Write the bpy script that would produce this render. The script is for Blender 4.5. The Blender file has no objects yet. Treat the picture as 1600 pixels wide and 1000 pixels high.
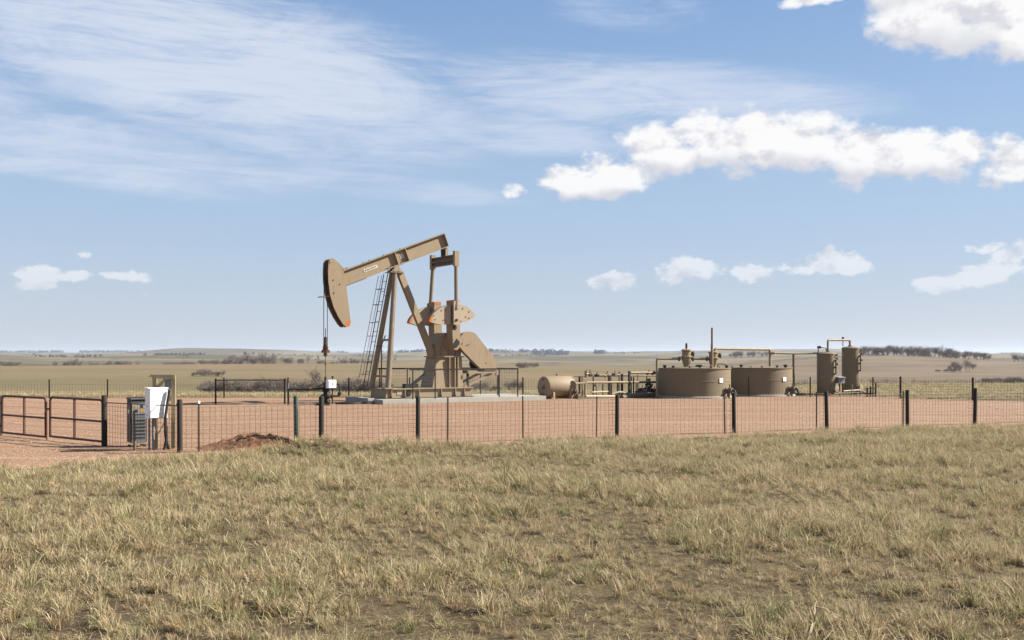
import bpy, math, random
import numpy as np
from mathutils import Vector, Matrix

random.seed(7)
rng = np.random.default_rng(7)
R = math.radians
scene = bpy.context.scene
COL = scene.collection

# ------------------------------------------------------------------ camera, sky, sun, exposure
F, HOR, CAMH = 1555.0, 556.0, 2.4          # focal length and horizon row of the 1600 px wide photograph; eye height in metres
cam = bpy.data.cameras.new('camera')
cam.sensor_width = 36.0
cam.lens = 36.0 * F / 1600
cam.shift_y = (HOR - 500) / 1600
cam.clip_start = 0.1
cam.clip_end = 40000
cam_o = bpy.data.objects.new('camera', cam)
COL.objects.link(cam_o)
cam_o.location = (0, 0, CAMH)
cam_o.rotation_euler = (R(90), 0, 0)
scene.camera = cam_o

SUN_AZ, SUN_EL = R(84), R(37)              # azimuth from +Y (the view direction) towards +X
SUN_STRENGTH, SKY_STRENGTH, EXPOSURE = 5.0, 0.054, 1.42

sd = bpy.data.lights.new('sun', 'SUN')
sd.energy = SUN_STRENGTH
sd.angle = R(0.53)
sd.color = (1.0, 0.95, 0.87)
so = bpy.data.objects.new('sun', sd)
COL.objects.link(so)
tosun = Vector((math.sin(SUN_AZ) * math.cos(SUN_EL), math.cos(SUN_AZ) * math.cos(SUN_EL), math.sin(SUN_EL)))
so.rotation_euler = tosun.to_track_quat('Z', 'Y').to_euler()
so.location = (30, 0, 40)

scene.view_settings.view_transform = 'Standard'
scene.view_settings.look = 'None'
scene.view_settings.gamma = 1.0
scene.view_settings.exposure = EXPOSURE
scene.view_settings.use_curve_mapping = False
scene.cycles.max_bounces = 4
scene.cycles.diffuse_bounces = 2
scene.cycles.volume_bounces = 1
scene.cycles.transparent_max_bounces = 8


class NT:
    """small helper to write node trees as expressions"""
    def __init__(self, tree):
        self.t = tree

    def n(self, typ, **kw):
        nd = self.t.nodes.new(typ)
        for k, v in kw.items():
            setattr(nd, k, v)
        return nd

    def put(self, sock, v):
        if v is None:
            return
        if isinstance(v, bpy.types.NodeSocket):
            self.t.links.new(v, sock)
        else:
            sock.default_value = v

    def m(self, op, a, b=None, c=None, clamp=False):
        nd = self.n('ShaderNodeMath', operation=op, use_clamp=clamp)
        for i, v in enumerate((a, b, c)):
            self.put(nd.inputs[i], v)
        return nd.outputs[0]

    def vm(self, op, a, b=None, scale=None):
        nd = self.n('ShaderNodeVectorMath', operation=op)
        self.put(nd.inputs[0], a)
        if b is not None:
            self.put(nd.inputs[1], b)
        if scale is not None:
            self.put(nd.inputs['Scale'], scale)
        return nd.outputs[1] if op in ('LENGTH', 'DOT_PRODUCT', 'DISTANCE') else nd.outputs[0]

    def xyz(self, x, y, z):
        nd = self.n('ShaderNodeCombineXYZ')
        for i, v in enumerate((x, y, z)):
            self.put(nd.inputs[i], v)
        return nd.outputs[0]

    def sep(self, v):
        nd = self.n('ShaderNodeSeparateXYZ')
        self.put(nd.inputs[0], v)
        return nd.outputs

    def noise(self, vec, scale, detail=4, rough=0.55, dist=0.0, color=False):
        nd = self.n('ShaderNodeTexNoise')
        self.put(nd.inputs['Vector'], vec)
        self.put(nd.inputs['Scale'], scale)
        nd.inputs['Detail'].default_value = detail
        nd.inputs['Roughness'].default_value = rough
        nd.inputs['Distortion'].default_value = dist
        return nd.outputs['Color'] if color else nd.outputs['Fac']

    def step(self, v, lo, hi, a=0.0, b=1.0):
        nd = self.n('ShaderNodeMapRange', interpolation_type='SMOOTHSTEP')
        for k, x in (('Value', v), ('From Min', lo), ('From Max', hi), ('To Min', a), ('To Max', b)):
            self.put(nd.inputs[k], x)
        return nd.outputs[0]

    def mix(self, f, a, b, blend='MIX'):
        nd = self.n('ShaderNodeMix', data_type='RGBA', blend_type=blend)
        self.put(nd.inputs[0], f)
        for s, v in ((nd.inputs[6], a), (nd.inputs[7], b)):
            if isinstance(v, tuple) and len(v) == 3:
                v = (*v, 1)
            self.put(s, v)
        return nd.outputs[2]


def azel(px, py):
    return math.atan((px - 800) / F), math.atan((HOR - py) / math.hypot(F, px - 800))


def make_world():
    w = bpy.data.worlds.new('World')
    scene.world = w
    w.use_nodes = True
    t = w.node_tree
    t.nodes.clear()
    N = NT(t)
    out = N.n('ShaderNodeOutputWorld')
    bg = N.n('ShaderNodeBackground')
    t.links.new(bg.outputs[0], out.inputs[0])
    sky = N.n('ShaderNodeTexSky', sky_type='NISHITA')
    sky.sun_disc = False
    sky.sun_elevation = SUN_EL
    sky.sun_rotation = SUN_AZ
    sky.altitude = 500
    sky.air_density = 1.0
    sky.dust_density = 0.7
    sky.ozone_density = 1.6
    d = N.n('ShaderNodeTexCoord').outputs['Generated']
    x, y, z = N.sep(d)
    az = N.m('ARCTAN2', x, y)
    el = N.m('ARCSINE', z)
    # cumulus: heaps of ellipses in the sky (azimuth, elevation), billowed by noise; (px, py, half width, half height up, down)
    heaps = [
        (905, 290, 80, 34, 26), (960, 268, 75, 30, 40), (1035, 240, 70, 40, 34), (1100, 222, 68, 44, 44), (1180, 225, 85, 50, 55),
        (1262, 215, 85, 40, 62), (1340, 238, 90, 40, 52), (1420, 232, 82, 40, 55), (1480, 248, 62, 42, 36),
        (1575, 265, 48, 40, 26), (1420, 30, 88, 52, 48), (1500, 25, 120, 75, 62), (1590, 50, 60, 60, 50), (1425, -25, 95, 60, 50),
        (1255, 3, 55, 12, 9), (795, 305, 26, 15, 13),
        (1075, 428, 56, 24, 19), (950, 440, 46, 18, 15), (1180, 430, 38, 18, 16), (1285, 417, 76, 24, 20), 
        (1465, 448, 40, 14, 12), (1550, 430, 56, 22, 18), (1590, 400, 48, 24, 20), (1545, 385, 30, 10, 9),
        (126, 396, 18, 11, 9), (55, 425, 40, 14, 22), (50, 445, 34, 10, 10), (110, 428, 34, 10, 12), (205, 428, 44, 13, 11), (228, 461, 22, 9, 8),
    ]
    w1 = N.vm('SUBTRACT', N.noise(d, 17, 3, 0.6, color=True), (0.5, 0.5, 0.5))
    p = N.vm('ADD', N.xyz(az, el, 0.0), N.vm('MULTIPLY', w1, (0.050, 0.030, 0.0)))
    p2 = N.vm('ADD', p, (0.008, 0.016, 0.0))          # a little towards the sun and up
    accu = None
    acc = None
    for (px, py, rw, ru, rd) in heaps:
        ca, ce = azel(px, py)
        ce += (ru - rd) * 0.5 / math.hypot(F, px - 800)
        k = 1.0 / math.hypot(F, px - 800)
        ra, re_ = 1 / (rw * k * math.cos(ca)), 2 / ((ru + rd) * k)
        nd = N.n('ShaderNodeVectorMath', operation='MULTIPLY_ADD')
        N.put(nd.inputs[0], p)
        nd.inputs[1].default_value = (ra, re_, 0)
        nd.inputs[2].default_value = (-ca * ra, -ce * re_, 0)
        q = N.vm('DOT_PRODUCT', nd.outputs[0], nd.outputs[0])
        if rw < 30:
            q = N.m('ADD', q, 0.55)
        if rw > 45 and py < 300:
            n2 = N.n('ShaderNodeVectorMath', operation='MULTIPLY_ADD')
            N.put(n2.inputs[0], p2)
            n2.inputs[1].default_value = (ra, re_, 0)
            n2.inputs[2].default_value = (-ca * ra, -ce * re_, 0)
            q2 = N.vm('DOT_PRODUCT', n2.outputs[0], n2.outputs[0])
            accu = q2 if accu is None else N.m('SMOOTH_MIN', accu, q2, 0.35)
        acc = q if acc is None else N.m('SMOOTH_MIN', acc, q, 0.35)
    acc0 = acc
    acc = N.m('SUBTRACT', 1.0, N.m('MINIMUM', acc, 2.6))
    # the same fair-weather heaps go on all round, outside the view
    away = N.m('MULTIPLY', N.step(N.m('ABSOLUTE', az), 0.52, 0.75), N.step(el, 0.03, 0.10))
    gen = N.m('SUBTRACT', N.m('MULTIPLY', N.noise(N.vm('MULTIPLY', d, (1, 1, 2.6)), 3.1, 2, 0.5), 6.0), 3.55)
    gen = N.m('SUBTRACT', N.m('MULTIPLY', N.m('ADD', gen, 1.6), away), 1.6)
    acc = N.m('MAXIMUM', acc, gen)
    dn = N.vm('MULTIPLY', d, (1.0, 1.0, 1.55))
    b1 = N.noise(dn, 24, 7, 0.60)
    b2 = N.noise(N.vm('ADD', dn, (0.010, 0.0, 0.016)), 24, 4, 0.56)
    f0 = N.m('ADD', N.m('MULTIPLY', acc, 1.25), N.m('MULTIPLY', N.m('SUBTRACT', b1, 0.49), 3.9))
    b3 = N.noise(dn, 75, 5, 0.62)
    f0 = N.m('ADD', f0, N.m('MULTIPLY', N.m('SUBTRACT', b3, 0.53), N.step(el, 0.08, 0.22, 3.6, 0.8)))
    fade = N.step(el, 0.03, 0.19, 0.42, 1.0)
    dens = N.m('MULTIPLY', N.step(f0, -0.22, 0.80), fade)
    base = N.step(N.m('SUBTRACT', N.m('MINIMUM', acc0, 2.6), N.m('MINIMUM', accu, 2.6)), -0.05, 0.50)     # cloud above, clear below: the shaded base
    lit = N.step(N.m('SUBTRACT', b1, b2), -0.22, 0.02)
    # cirrus: long wisps drawn out by the wind
    stretch = N.n('ShaderNodeMapping')
    N.put(stretch.inputs['Vector'], N.xyz(az, el, 0.0))
    stretch.inputs['Rotation'].default_value = (0, 0, R(9))
    stretch.inputs['Scale'].default_value = (3.2, 15, 1)
    sv = stretch.outputs[0]
    c1 = N.noise(sv, 1.7, 8, 0.70, 1.1)
    c2 = N.noise(N.vm('MULTIPLY', sv, (1.0, 2.6, 1)), 2.6, 6, 0.68, 0.8)
    veils = [(330, 95, 480, 130, 1.0), (80, 215, 560, 55, 0.75), (470, 190, 330, 80, 0.75), (60, 255, 420, 32, 0.8), (560, 285, 330, 26, 0.6),
             (1010, 150, 420, 62, 0.85), (800, 205, 220, 40, 0.75), (980, 15, 150, 36, 0.55), (-250, 120, 400, 140, 0.9)]
    vacc = None
    for (px, py, rw, rh, s) in veils:
        ca, ce = azel(px, py)
        k = 1.0 / math.hypot(F, px - 800)
        dx = N.m('MULTIPLY', N.m('SUBTRACT', az, ca), 1 / (rw * k * math.cos(ca)))
        dy = N.m('MULTIPLY', N.m('SUBTRACT', N.m('MULTIPLY_ADD', N.m('SUBTRACT', az, ca), 0.10, el), ce), 1 / (rh * k))
        q = N.m('MULTIPLY', N.step(N.m('MULTIPLY_ADD', dx, dx, N.m('MULTIPLY', dy, dy)), 0.15, 1.35, 1.0, 0.0), s)
        vacc = q if vacc is None else N.m('MAXIMUM', vacc, q)
    far = N.m('MULTIPLY', N.step(N.m('ABSOLUTE', az), 0.55, 0.9), N.step(N.noise(d, 1.7, 2), 0.42, 0.62))
    vacc = N.m('MAXIMUM', vacc, N.m('MULTIPLY', far, 0.8))
    wisps = N.m('ADD', N.m('MULTIPLY', c1, 0.62), N.m('MULTIPLY', c2, 0.38))
    veil = N.m('MULTIPLY', N.step(N.m('ADD', wisps, N.m('MULTIPLY', vacc, 0.24)), 0.48, 0.80), vacc)
    veil = N.m('MULTIPLY', veil, 0.80)
    k = 1.0 / SKY_STRENGTH / (2 ** EXPOSURE)

    def c(r, g_, b):
        return (r * k, g_ * k, b * k, 1)
    skyc = N.mix(1.0, sky.outputs[0], (SKY_TINT[0], SKY_TINT[1], SKY_TINT[2], 1), 'MULTIPLY')
    grad = N.mix(N.step(el, 0.0, 0.16), c(0.53, 0.585, 0.69), c(0.415, 0.555, 0.75))
    grad = N.mix(N.step(el, 0.12, 0.42), grad, c(0.20, 0.385, 0.71))
    skyc = N.mix(N.step(el, 0.0, 0.7, 0.85, 0.35), skyc, grad)
    colr = N.mix(veil, skyc, c(0.74, 0.79, 0.90))
    cumc = N.mix(lit, c(0.70, 0.70, 0.76), c(0.97, 0.965, 0.97))
    cumc = N.mix(N.m('MULTIPLY', base, 0.8), cumc, c(0.63, 0.64, 0.71))
    colr = N.mix(dens, colr, cumc)
    t.links.new(colr, bg.inputs[0])
    bg.inputs[1].default_value = SKY_STRENGTH
    w.cycles.sampling_method = 'MANUAL'
    w.cycles.sample_map_resolution = 512


SKY_TINT = (1.0, 1.0, 1.0)
make_world()

# ------------------------------------------------------------------ materials
MAT = {}


def mat(name, fn, rough=0.8, metal=0.0, spec=0.3):
    m = bpy.data.materials.new(name)
    m.use_nodes = True
    t = m.node_tree
    b = t.nodes['Principled BSDF']
    b.inputs['Roughness'].default_value = rough
    b.inputs['Metallic'].default_value = metal
    b.inputs['Specular IOR Level'].default_value = spec
    N = NT(t)
    r = fn(N, b)
    if r is not None:
        N.put(b.inputs['Base Color'], (*r, 1) if isinstance(r, tuple) else r)
    MAT[name] = m
    return m


def bump(N, b, h, strength=0.4, dist=0.02):
    nd = N.n('ShaderNodeBump')
    nd.inputs['Strength'].default_value = strength
    nd.inputs['Distance'].default_value = dist
    N.put(nd.inputs['Height'], h)
    N.t.links.new(nd.outputs[0], b.inputs['Normal'])


def worn_paint(base, dirt, rust, amount=0.5, scale=2.0, gloss=(0.48, 0.75)):
    def fn(N, b):
        p = N.n('ShaderNodeTexCoord').outputs['Object']
        n1 = N.noise(p, scale, 6, 0.6)
        n2 = N.noise(N.vm('MULTIPLY', p, (3.0, 3.0, 0.45)), scale * 1.7, 5, 0.65)     # streaks run downwards
        n3 = N.noise(p, scale * 9, 4, 0.7)
        c = N.mix(N.m('MULTIPLY', N.step(n1, 0.35, 0.75), 0.35 * amount + 0.1), base, tuple(v * 1.12 for v in base))
        c = N.mix(N.m('MULTIPLY', N.step(n2, 0.5, 0.78), 0.75 * amount), c, dirt)
        c = N.mix(N.m('MULTIPLY', N.step(n3, 0.66, 0.78), 0.8 * amount), c, rust)
        N.put(b.inputs['Roughness'], N.step(n1, 0.2, 0.8, gloss[0], gloss[1]))
        bump(N, b, n3, 0.15, 0.004)
        return c
    return fn


mat('tan_paint', worn_paint((0.236, 0.177, 0.109), (0.118, 0.079, 0.042), (0.076, 0.036, 0.017), 0.75), 0.6)
mat('pale_tan_paint', worn_paint((0.304, 0.244, 0.174), (0.194, 0.149, 0.099), (0.116, 0.060, 0.028), 0.55), 0.6)
mat('tank_paint', worn_paint((0.157, 0.121, 0.075), (0.100, 0.074, 0.045), (0.068, 0.039, 0.023), 0.5, 1.1), 0.55)
mat('pipe_paint', worn_paint((0.224, 0.170, 0.100), (0.106, 0.075, 0.041), (0.083, 0.040, 0.021), 0.8, 3.0), 0.55)
mat('brown_pipe', worn_paint((0.128, 0.093, 0.064), (0.070, 0.048, 0.032), (0.096, 0.041, 0.020), 0.9, 3.0), 0.6)
mat('leg_paint', worn_paint((0.205, 0.155, 0.098), (0.11, 0.078, 0.045), (0.09, 0.045, 0.022), 0.7, 2.0, (0.26, 0.45)), 0.4, 0.35, 0.5)
mat('dark_steel', worn_paint((0.021, 0.019, 0.018), (0.035, 0.025, 0.019), (0.046, 0.021, 0.012), 0.7, 3.0), 0.5, 0.3)
mat('rust', worn_paint((0.108, 0.040, 0.018), (0.048, 0.026, 0.016), (0.166, 0.064, 0.023), 0.9, 4.0), 0.8)
mat('rusty_gate', worn_paint((0.073, 0.030, 0.023), (0.032, 0.020, 0.018), (0.154, 0.032, 0.023), 0.9, 2.5), 0.65)
mat('orange_paint', worn_paint((0.358, 0.128, 0.029), (0.192, 0.064, 0.020), (0.128, 0.044, 0.020), 0.7, 4.0), 0.6)
mat('wear_plate', worn_paint((0.067, 0.040, 0.023), (0.032, 0.022, 0.016), (0.122, 0.058, 0.026), 0.9, 4.0), 0.5, 0.2)
mat('white_paint', worn_paint((0.80, 0.80, 0.80), (0.62, 0.60, 0.57), (0.5, 0.46, 0.42), 0.25, 2.0), 0.45)
mat('faded_white', worn_paint((0.44, 0.40, 0.34), (0.34, 0.28, 0.2), (0.24, 0.18, 0.11), 0.8, 4.0), 0.6)
mat('grey_metal', worn_paint((0.100, 0.102, 0.107), (0.065, 0.065, 0.070), (0.060, 0.045, 0.037), 0.5, 3.0), 0.5, 0.2)
mat('dark_grey_metal', worn_paint((0.050, 0.052, 0.058), (0.030, 0.030, 0.033), (0.050, 0.037, 0.030), 0.5, 3.0), 0.5, 0.2)
mat('galvanised', worn_paint((0.210, 0.215, 0.220), (0.140, 0.140, 0.145), (0.150, 0.130, 0.110), 0.4, 4.0), 0.4, 0.5)
mat('black_rubber', lambda N, b: (0.018, 0.018, 0.02), 0.55)
mat('label_yellow', lambda N, b: (0.30, 0.17, 0.04), 0.6)
mat('post_steel', worn_paint((0.020, 0.017, 0.015), (0.03, 0.024, 0.02), (0.05, 0.028, 0.02), 0.5, 3.0), 0.75, 0.0, 0.15)
mat('print_grey', lambda N, b: (0.22, 0.21, 0.21), 0.7)
mat('print_red', lambda N, b: (0.35, 0.04, 0.03), 0.7)
mat('green_paint', worn_paint((0.026, 0.050, 0.038), (0.02, 0.035, 0.028), (0.07, 0.06, 0.04), 0.6, 4.0), 0.6)
mat('wire', lambda N, b: (0.105, 0.075, 0.055), 0.6, 0.2)
mat('dark_wire', lambda N, b: (0.05, 0.048, 0.045), 0.6, 0.2)


def wood(c1, c2):
    def fn(N, b):
        p = N.n('ShaderNodeTexCoord').outputs['Object']
        n1 = N.noise(N.vm('MULTIPLY', p, (22, 22, 1.6)), 1.0, 6, 0.65)
        n2 = N.noise(p, 4.5, 4)
        bump(N, b, n1, 0.5, 0.01)
        return N.mix(N.m('MULTIPLY_ADD', n2, 0.5, N.m('MULTIPLY', n1, 0.5)), c1, c2)
    return fn


mat('post_wood', wood((0.012, 0.0095, 0.007), (0.042, 0.034, 0.025)), 0.85)
mat('rack_wood', wood((0.150, 0.109, 0.056), (0.270, 0.217, 0.128)), 0.8)


def concrete(N, b):
    p = N.n('ShaderNodeTexCoord').outputs['Object']
    n1 = N.noise(p, 1.3, 7, 0.65)
    n2 = N.noise(p, 30, 4, 0.6)
    bump(N, b, n2, 0.3, 0.01)
    c = N.mix(n1, (0.224, 0.208, 0.179), (0.348, 0.326, 0.283))
    return N.mix(N.step(n2, 0.6, 0.75), c, (0.206, 0.184, 0.155))


mat('concrete', concrete, 0.9)


def gravel(N, b):
    p = N.n('ShaderNodeNewGeometry').outputs['Position']
    v = N.n('ShaderNodeTexVoronoi', feature='F1')
    N.put(v.inputs['Vector'], p)
    v.inputs['Scale'].default_value = 17
    cell = N.sep(v.outputs['Color'])
    n1 = N.noise(p, 0.16, 5, 0.6)
    rot = N.n('ShaderNodeMapping')
    N.put(rot.inputs['Vector'], p)
    rot.inputs['Rotation'].default_value = (0, 0, R(-16))
    rot.inputs['Scale'].default_value = (0.09, 0.75, 1)
    n2 = N.noise(rot.outputs[0], 1.0, 6, 0.62, 0.4)          # graded in long passes
    n3 = N.noise(p, 2.6, 6, 0.7)
    c = N.mix(N.step(n2, 0.32, 0.68), (0.191, 0.109, 0.063), (0.231, 0.145, 0.088))
    c = N.mix(N.m('MULTIPLY', N.step(n1, 0.48, 0.7), 0.5), c, (0.239, 0.157, 0.099))
    c = N.mix(N.m('MULTIPLY', N.step(n3, 0.52, 0.8), 0.38), c, (0.156, 0.083, 0.048))
    trk = N.n('ShaderNodeMapping')
    N.put(trk.inputs['Vector'], p)
    trk.inputs['Rotation'].default_value = (0, 0, R(-22))
    trk.inputs['Scale'].default_value = (0.035, 1.5, 1)
    n5 = N.noise(trk.outputs[0], 1.0, 3, 0.5, 0.25)          # wheel tracks
    c = N.mix(N.m('MULTIPLY', N.step(n5, 0.55, 0.64), 0.5), c, (0.185, 0.105, 0.068))
    c = N.mix(N.m('MULTIPLY', N.step(n5, 0.36, 0.45, 1.0, 0.0), 0.45), c, (0.33, 0.215, 0.145))
    c = N.mix(N.m('MULTIPLY', N.step(cell[0], 0.62, 0.7), 0.5), c, (0.290, 0.203, 0.137))
    c = N.mix(N.m('MULTIPLY', N.step(cell[1], 0.72, 0.78), 0.5), c, (0.117, 0.058, 0.036))
    h = N.m('ADD', N.m('MULTIPLY', N.m('SUBTRACT', 0.6, v.outputs['Distance']), 0.5), n3)
    bump(N, b, h, 0.35, 0.02)
    return c


mat('red_gravel', gravel, 0.95, spec=0.1)


def mound_dirt(N, b):
    p = N.n('ShaderNodeNewGeometry').outputs['Position']
    n3 = N.noise(p, 9, 8, 0.72)
    n4 = N.noise(p, 2.0, 4, 0.6)
    bump(N, b, n3, 0.9, 0.06)
    c = N.mix(N.step(n3, 0.35, 0.68), (0.098, 0.046, 0.024), (0.244, 0.127, 0.071))
    return N.mix(N.m('MULTIPLY', N.step(n4, 0.5, 0.7), 0.4), c, (0.183, 0.104, 0.063))


mat('mound_dirt', mound_dirt, 0.95, spec=0.1)


def prairie(N, b):
    p = N.n('ShaderNodeNewGeometry').outputs['Position']
    x, y, z = N.sep(p)
    near = N.step(y, 40, 75, 1.0, 0.0)
    # near: thatch and soil between the tufts
    a1 = N.noise(p, 1.1, 7, 0.68)
    a2 = N.noise(p, 22, 5, 0.7)
    soil = N.mix(N.step(a1, 0.36, 0.64), (0.048, 0.032, 0.019), (0.087, 0.067, 0.036))
    soil = N.mix(N.step(a2, 0.5, 0.68), soil, (0.158, 0.126, 0.074))
    # far: cured grass with greener bottoms
    f1r = N.n('ShaderNodeMapping')
    N.put(f1r.inputs['Vector'], p)
    f1r.inputs['Rotation'].default_value = (0, 0, R(18))
    f1r.inputs['Scale'].default_value = (0.006, 0.017, 0.0)
    f1 = N.noise(f1r.outputs[0], 1.0, 6, 0.62, 0.5)
    f2 = N.noise(N.vm('MULTIPLY', p, (0.05, 0.12, 0.0)), 1.0, 7, 0.66)
    f3r = N.n('ShaderNodeMapping')
    N.put(f3r.inputs['Vector'], p)
    f3r.inputs['Rotation'].default_value = (0, 0, R(28))
    f3r.inputs['Scale'].default_value = (0.0014, 0.004, 0.0)
    f3 = N.noise(f3r.outputs[0], 1.0, 6, 0.6, 0.5)
    f4 = N.noise(N.vm('MULTIPLY', p, (0.7, 1.2, 0.0)), 1.0, 5, 0.7)
    f5r = N.n('ShaderNodeMapping')
    N.put(f5r.inputs['Vector'], p)
    f5r.inputs['Rotation'].default_value = (0, 0, R(-24))
    f5r.inputs['Scale'].default_value = (0.009, 0.022, 0.0)
    f5 = N.noise(f5r.outputs[0], 1.0, 7, 0.68, 0.3)
    c = N.mix(N.step(f1, 0.42, 0.64), (0.152, 0.108, 0.061), (0.107, 0.093, 0.046))
    c = N.mix(N.m('MULTIPLY', N.step(f2, 0.42, 0.7), 0.5), c, (0.169, 0.128, 0.078))
    # the far pastures are paler, the plough land and burnt slopes browner
    pale = N.mix(N.step(f3, 0.40, 0.58), (0.083, 0.071, 0.040), (0.161, 0.130, 0.081))
    pale = N.mix(N.m('MULTIPLY', N.step(f5, 0.50, 0.60), 0.75), pale, (0.058, 0.049, 0.032))
    pale = N.mix(N.m('MULTIPLY', N.step(z, -8.5, -3.5, 1.0, 0.0), 0.55), pale, (0.058, 0.052, 0.030))
    f6 = N.noise(N.vm('MULTIPLY', p, (0.002, 0.001, 0.000)), 1.0, 5, 0.6)
    pale = N.mix(N.m('MULTIPLY', N.step(f6, 0.55, 0.68), 0.5), pale, (0.183, 0.158, 0.108))
    c = N.mix(N.step(y, 560, 820), c, pale)
    u = N.m('DIVIDE', x, N.m('MAXIMUM', y, 30.0))
    slope = N.m('MULTIPLY', N.m('MULTIPLY', N.step(u, 0.12, 0.26), N.step(y, 125, 190)), N.step(y, 740, 900, 1.0, 0.0))
    f7 = N.noise(N.vm('MULTIPLY', p, (0.035, 0.05, 0.0)), 1.0, 7, 0.7, 0.3)
    brown = N.mix(N.step(f5, 0.36, 0.64), (0.150, 0.112, 0.078), (0.088, 0.066, 0.046))
    brown = N.mix(N.m('MULTIPLY', N.step(f7, 0.46, 0.66), 0.6), brown, (0.185, 0.148, 0.105))
    brown = N.mix(N.m('MULTIPLY', N.step(f7, 0.30, 0.44, 1.0, 0.0), 0.6), brown, (0.075, 0.060, 0.042))
    c = N.mix(N.m('MULTIPLY', N.step(f7, 0.32, 0.44, 1.0, 0.0), 0.45), c, (0.105, 0.092, 0.050))
    c = N.mix(N.m('MULTIPLY', slope, 0.85), c, brown)
    # the strip by the pad is greener
    strip = N.m('MULTIPLY', N.step(y, 98, 165, 1.0, 0.0), N.step(f2, 0.25, 0.6))
    c = N.mix(N.m('MULTIPLY', strip, 0.7), c, (0.151, 0.143, 0.065))
    c = N.mix(N.m('MULTIPLY', N.step(f4, 0.52, 0.72), 0.3), c, (0.105, 0.086, 0.048))
    h = N.m('ADD', a2, a1)
    bump(N, b, h, 0.6, 0.04)
    return N.mix(near, c, soil)


mat('prairie', prairie, 0.95, spec=0.08)


def grass_fn(N, b):
    oi = N.n('ShaderNodeObjectInfo')
    loc = oi.outputs['Location']
    rnd = oi.outputs['Random']
    g1 = N.noise(N.vm('MULTIPLY', loc, (0.30, 0.42, 0)), 1.0, 5, 0.62)
    g2 = N.noise(N.vm('MULTIPLY', loc, (1.4, 1.4, 0)), 1.0, 4, 0.6)
    zz = N.sep(N.n('ShaderNodeTexCoord').outputs['Object'])[2]
    straw = N.mix(rnd, (0.361, 0.275, 0.148), (0.477, 0.382, 0.232))
    straw = N.mix(N.step(g2, 0.45, 0.7), straw, (0.333, 0.224, 0.120))
    green = N.mix(rnd, (0.217, 0.204, 0.080), (0.303, 0.267, 0.127))
    gm = N.m('MULTIPLY', N.step(N.m('ADD', g1, N.m('MULTIPLY', N.m('SUBTRACT', rnd, 0.5), 0.5)), 0.43, 0.66), 0.92)
    c = N.mix(gm, straw, green)
    lush = N.step(N.m('ADD', g2, N.m('MULTIPLY', N.m('SUBTRACT', rnd, 0.5), 0.30)), 0.62, 0.70)
    c = N.mix(N.m('MULTIPLY', lush, 0.75), c, (0.115, 0.144, 0.040))
    # dry blade tips are bleached, foot painted browner to darken gaps between tufts
    c = N.mix(N.step(zz, 0.0, 0.05, 0.5, 0.0), c, (0.173, 0.119, 0.062))
    tn = N.n('ShaderNodeAttribute', attribute_name='tint').outputs['Fac']
    c = N.mix(N.step(tn, 0.55, 1.0, 0.0, 0.75), c, (0.60, 0.50, 0.335))
    c = N.mix(N.step(tn, 0.45, 0.0, 0.0, 0.8), c, (0.145, 0.105, 0.055))
    return N.mix(N.step(zz, 0.08, 0.2, 0.0, 0.35), c, (0.504, 0.418, 0.263))


mg = mat('dry_grass', grass_fn, 0.7, spec=0.15)
b_ = mg.node_tree.nodes['Principled BSDF']
tr = mg.node_tree.nodes.new('ShaderNodeBsdfTranslucent')
mx = mg.node_tree.nodes.new('ShaderNodeMixShader')
mx.inputs[0].default_value = 0.33
mg.node_tree.links.new(b_.inputs['Base Color'].links[0].from_socket, tr.inputs[0])
mg.node_tree.links.new(b_.outputs[0], mx.inputs[1])
mg.node_tree.links.new(tr.outputs[0], mx.inputs[2])
mg.node_tree.links.new(mx.outputs[0], mg.node_tree.nodes['Material Output'].inputs[0])


def twig_fn(c1, c2):
    def fn(N, b):
        oi = N.n('ShaderNodeObjectInfo')
        p = N.n('ShaderNodeTexCoord').outputs['Object']
        n = N.noise(p, 6, 3)
        return N.mix(N.m('MULTIPLY_ADD', oi.outputs['Random'], 0.4, N.m('MULTIPLY', n, 0.6)), c1, c2)
    return fn


mat('twigs', twig_fn((0.115, 0.094, 0.078), (0.225, 0.187, 0.155)), 0.9, spec=0.1)
mat('bark', twig_fn((0.11, 0.09, 0.072), (0.18, 0.15, 0.12)), 0.9, spec=0.1)
mat('far_wood', twig_fn((0.055, 0.052, 0.042), (0.085, 0.076, 0.060)), 0.95, spec=0.05)
mat('pebble', twig_fn((0.30, 0.155, 0.10), (0.52, 0.36, 0.27)), 0.9, spec=0.1)


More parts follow.
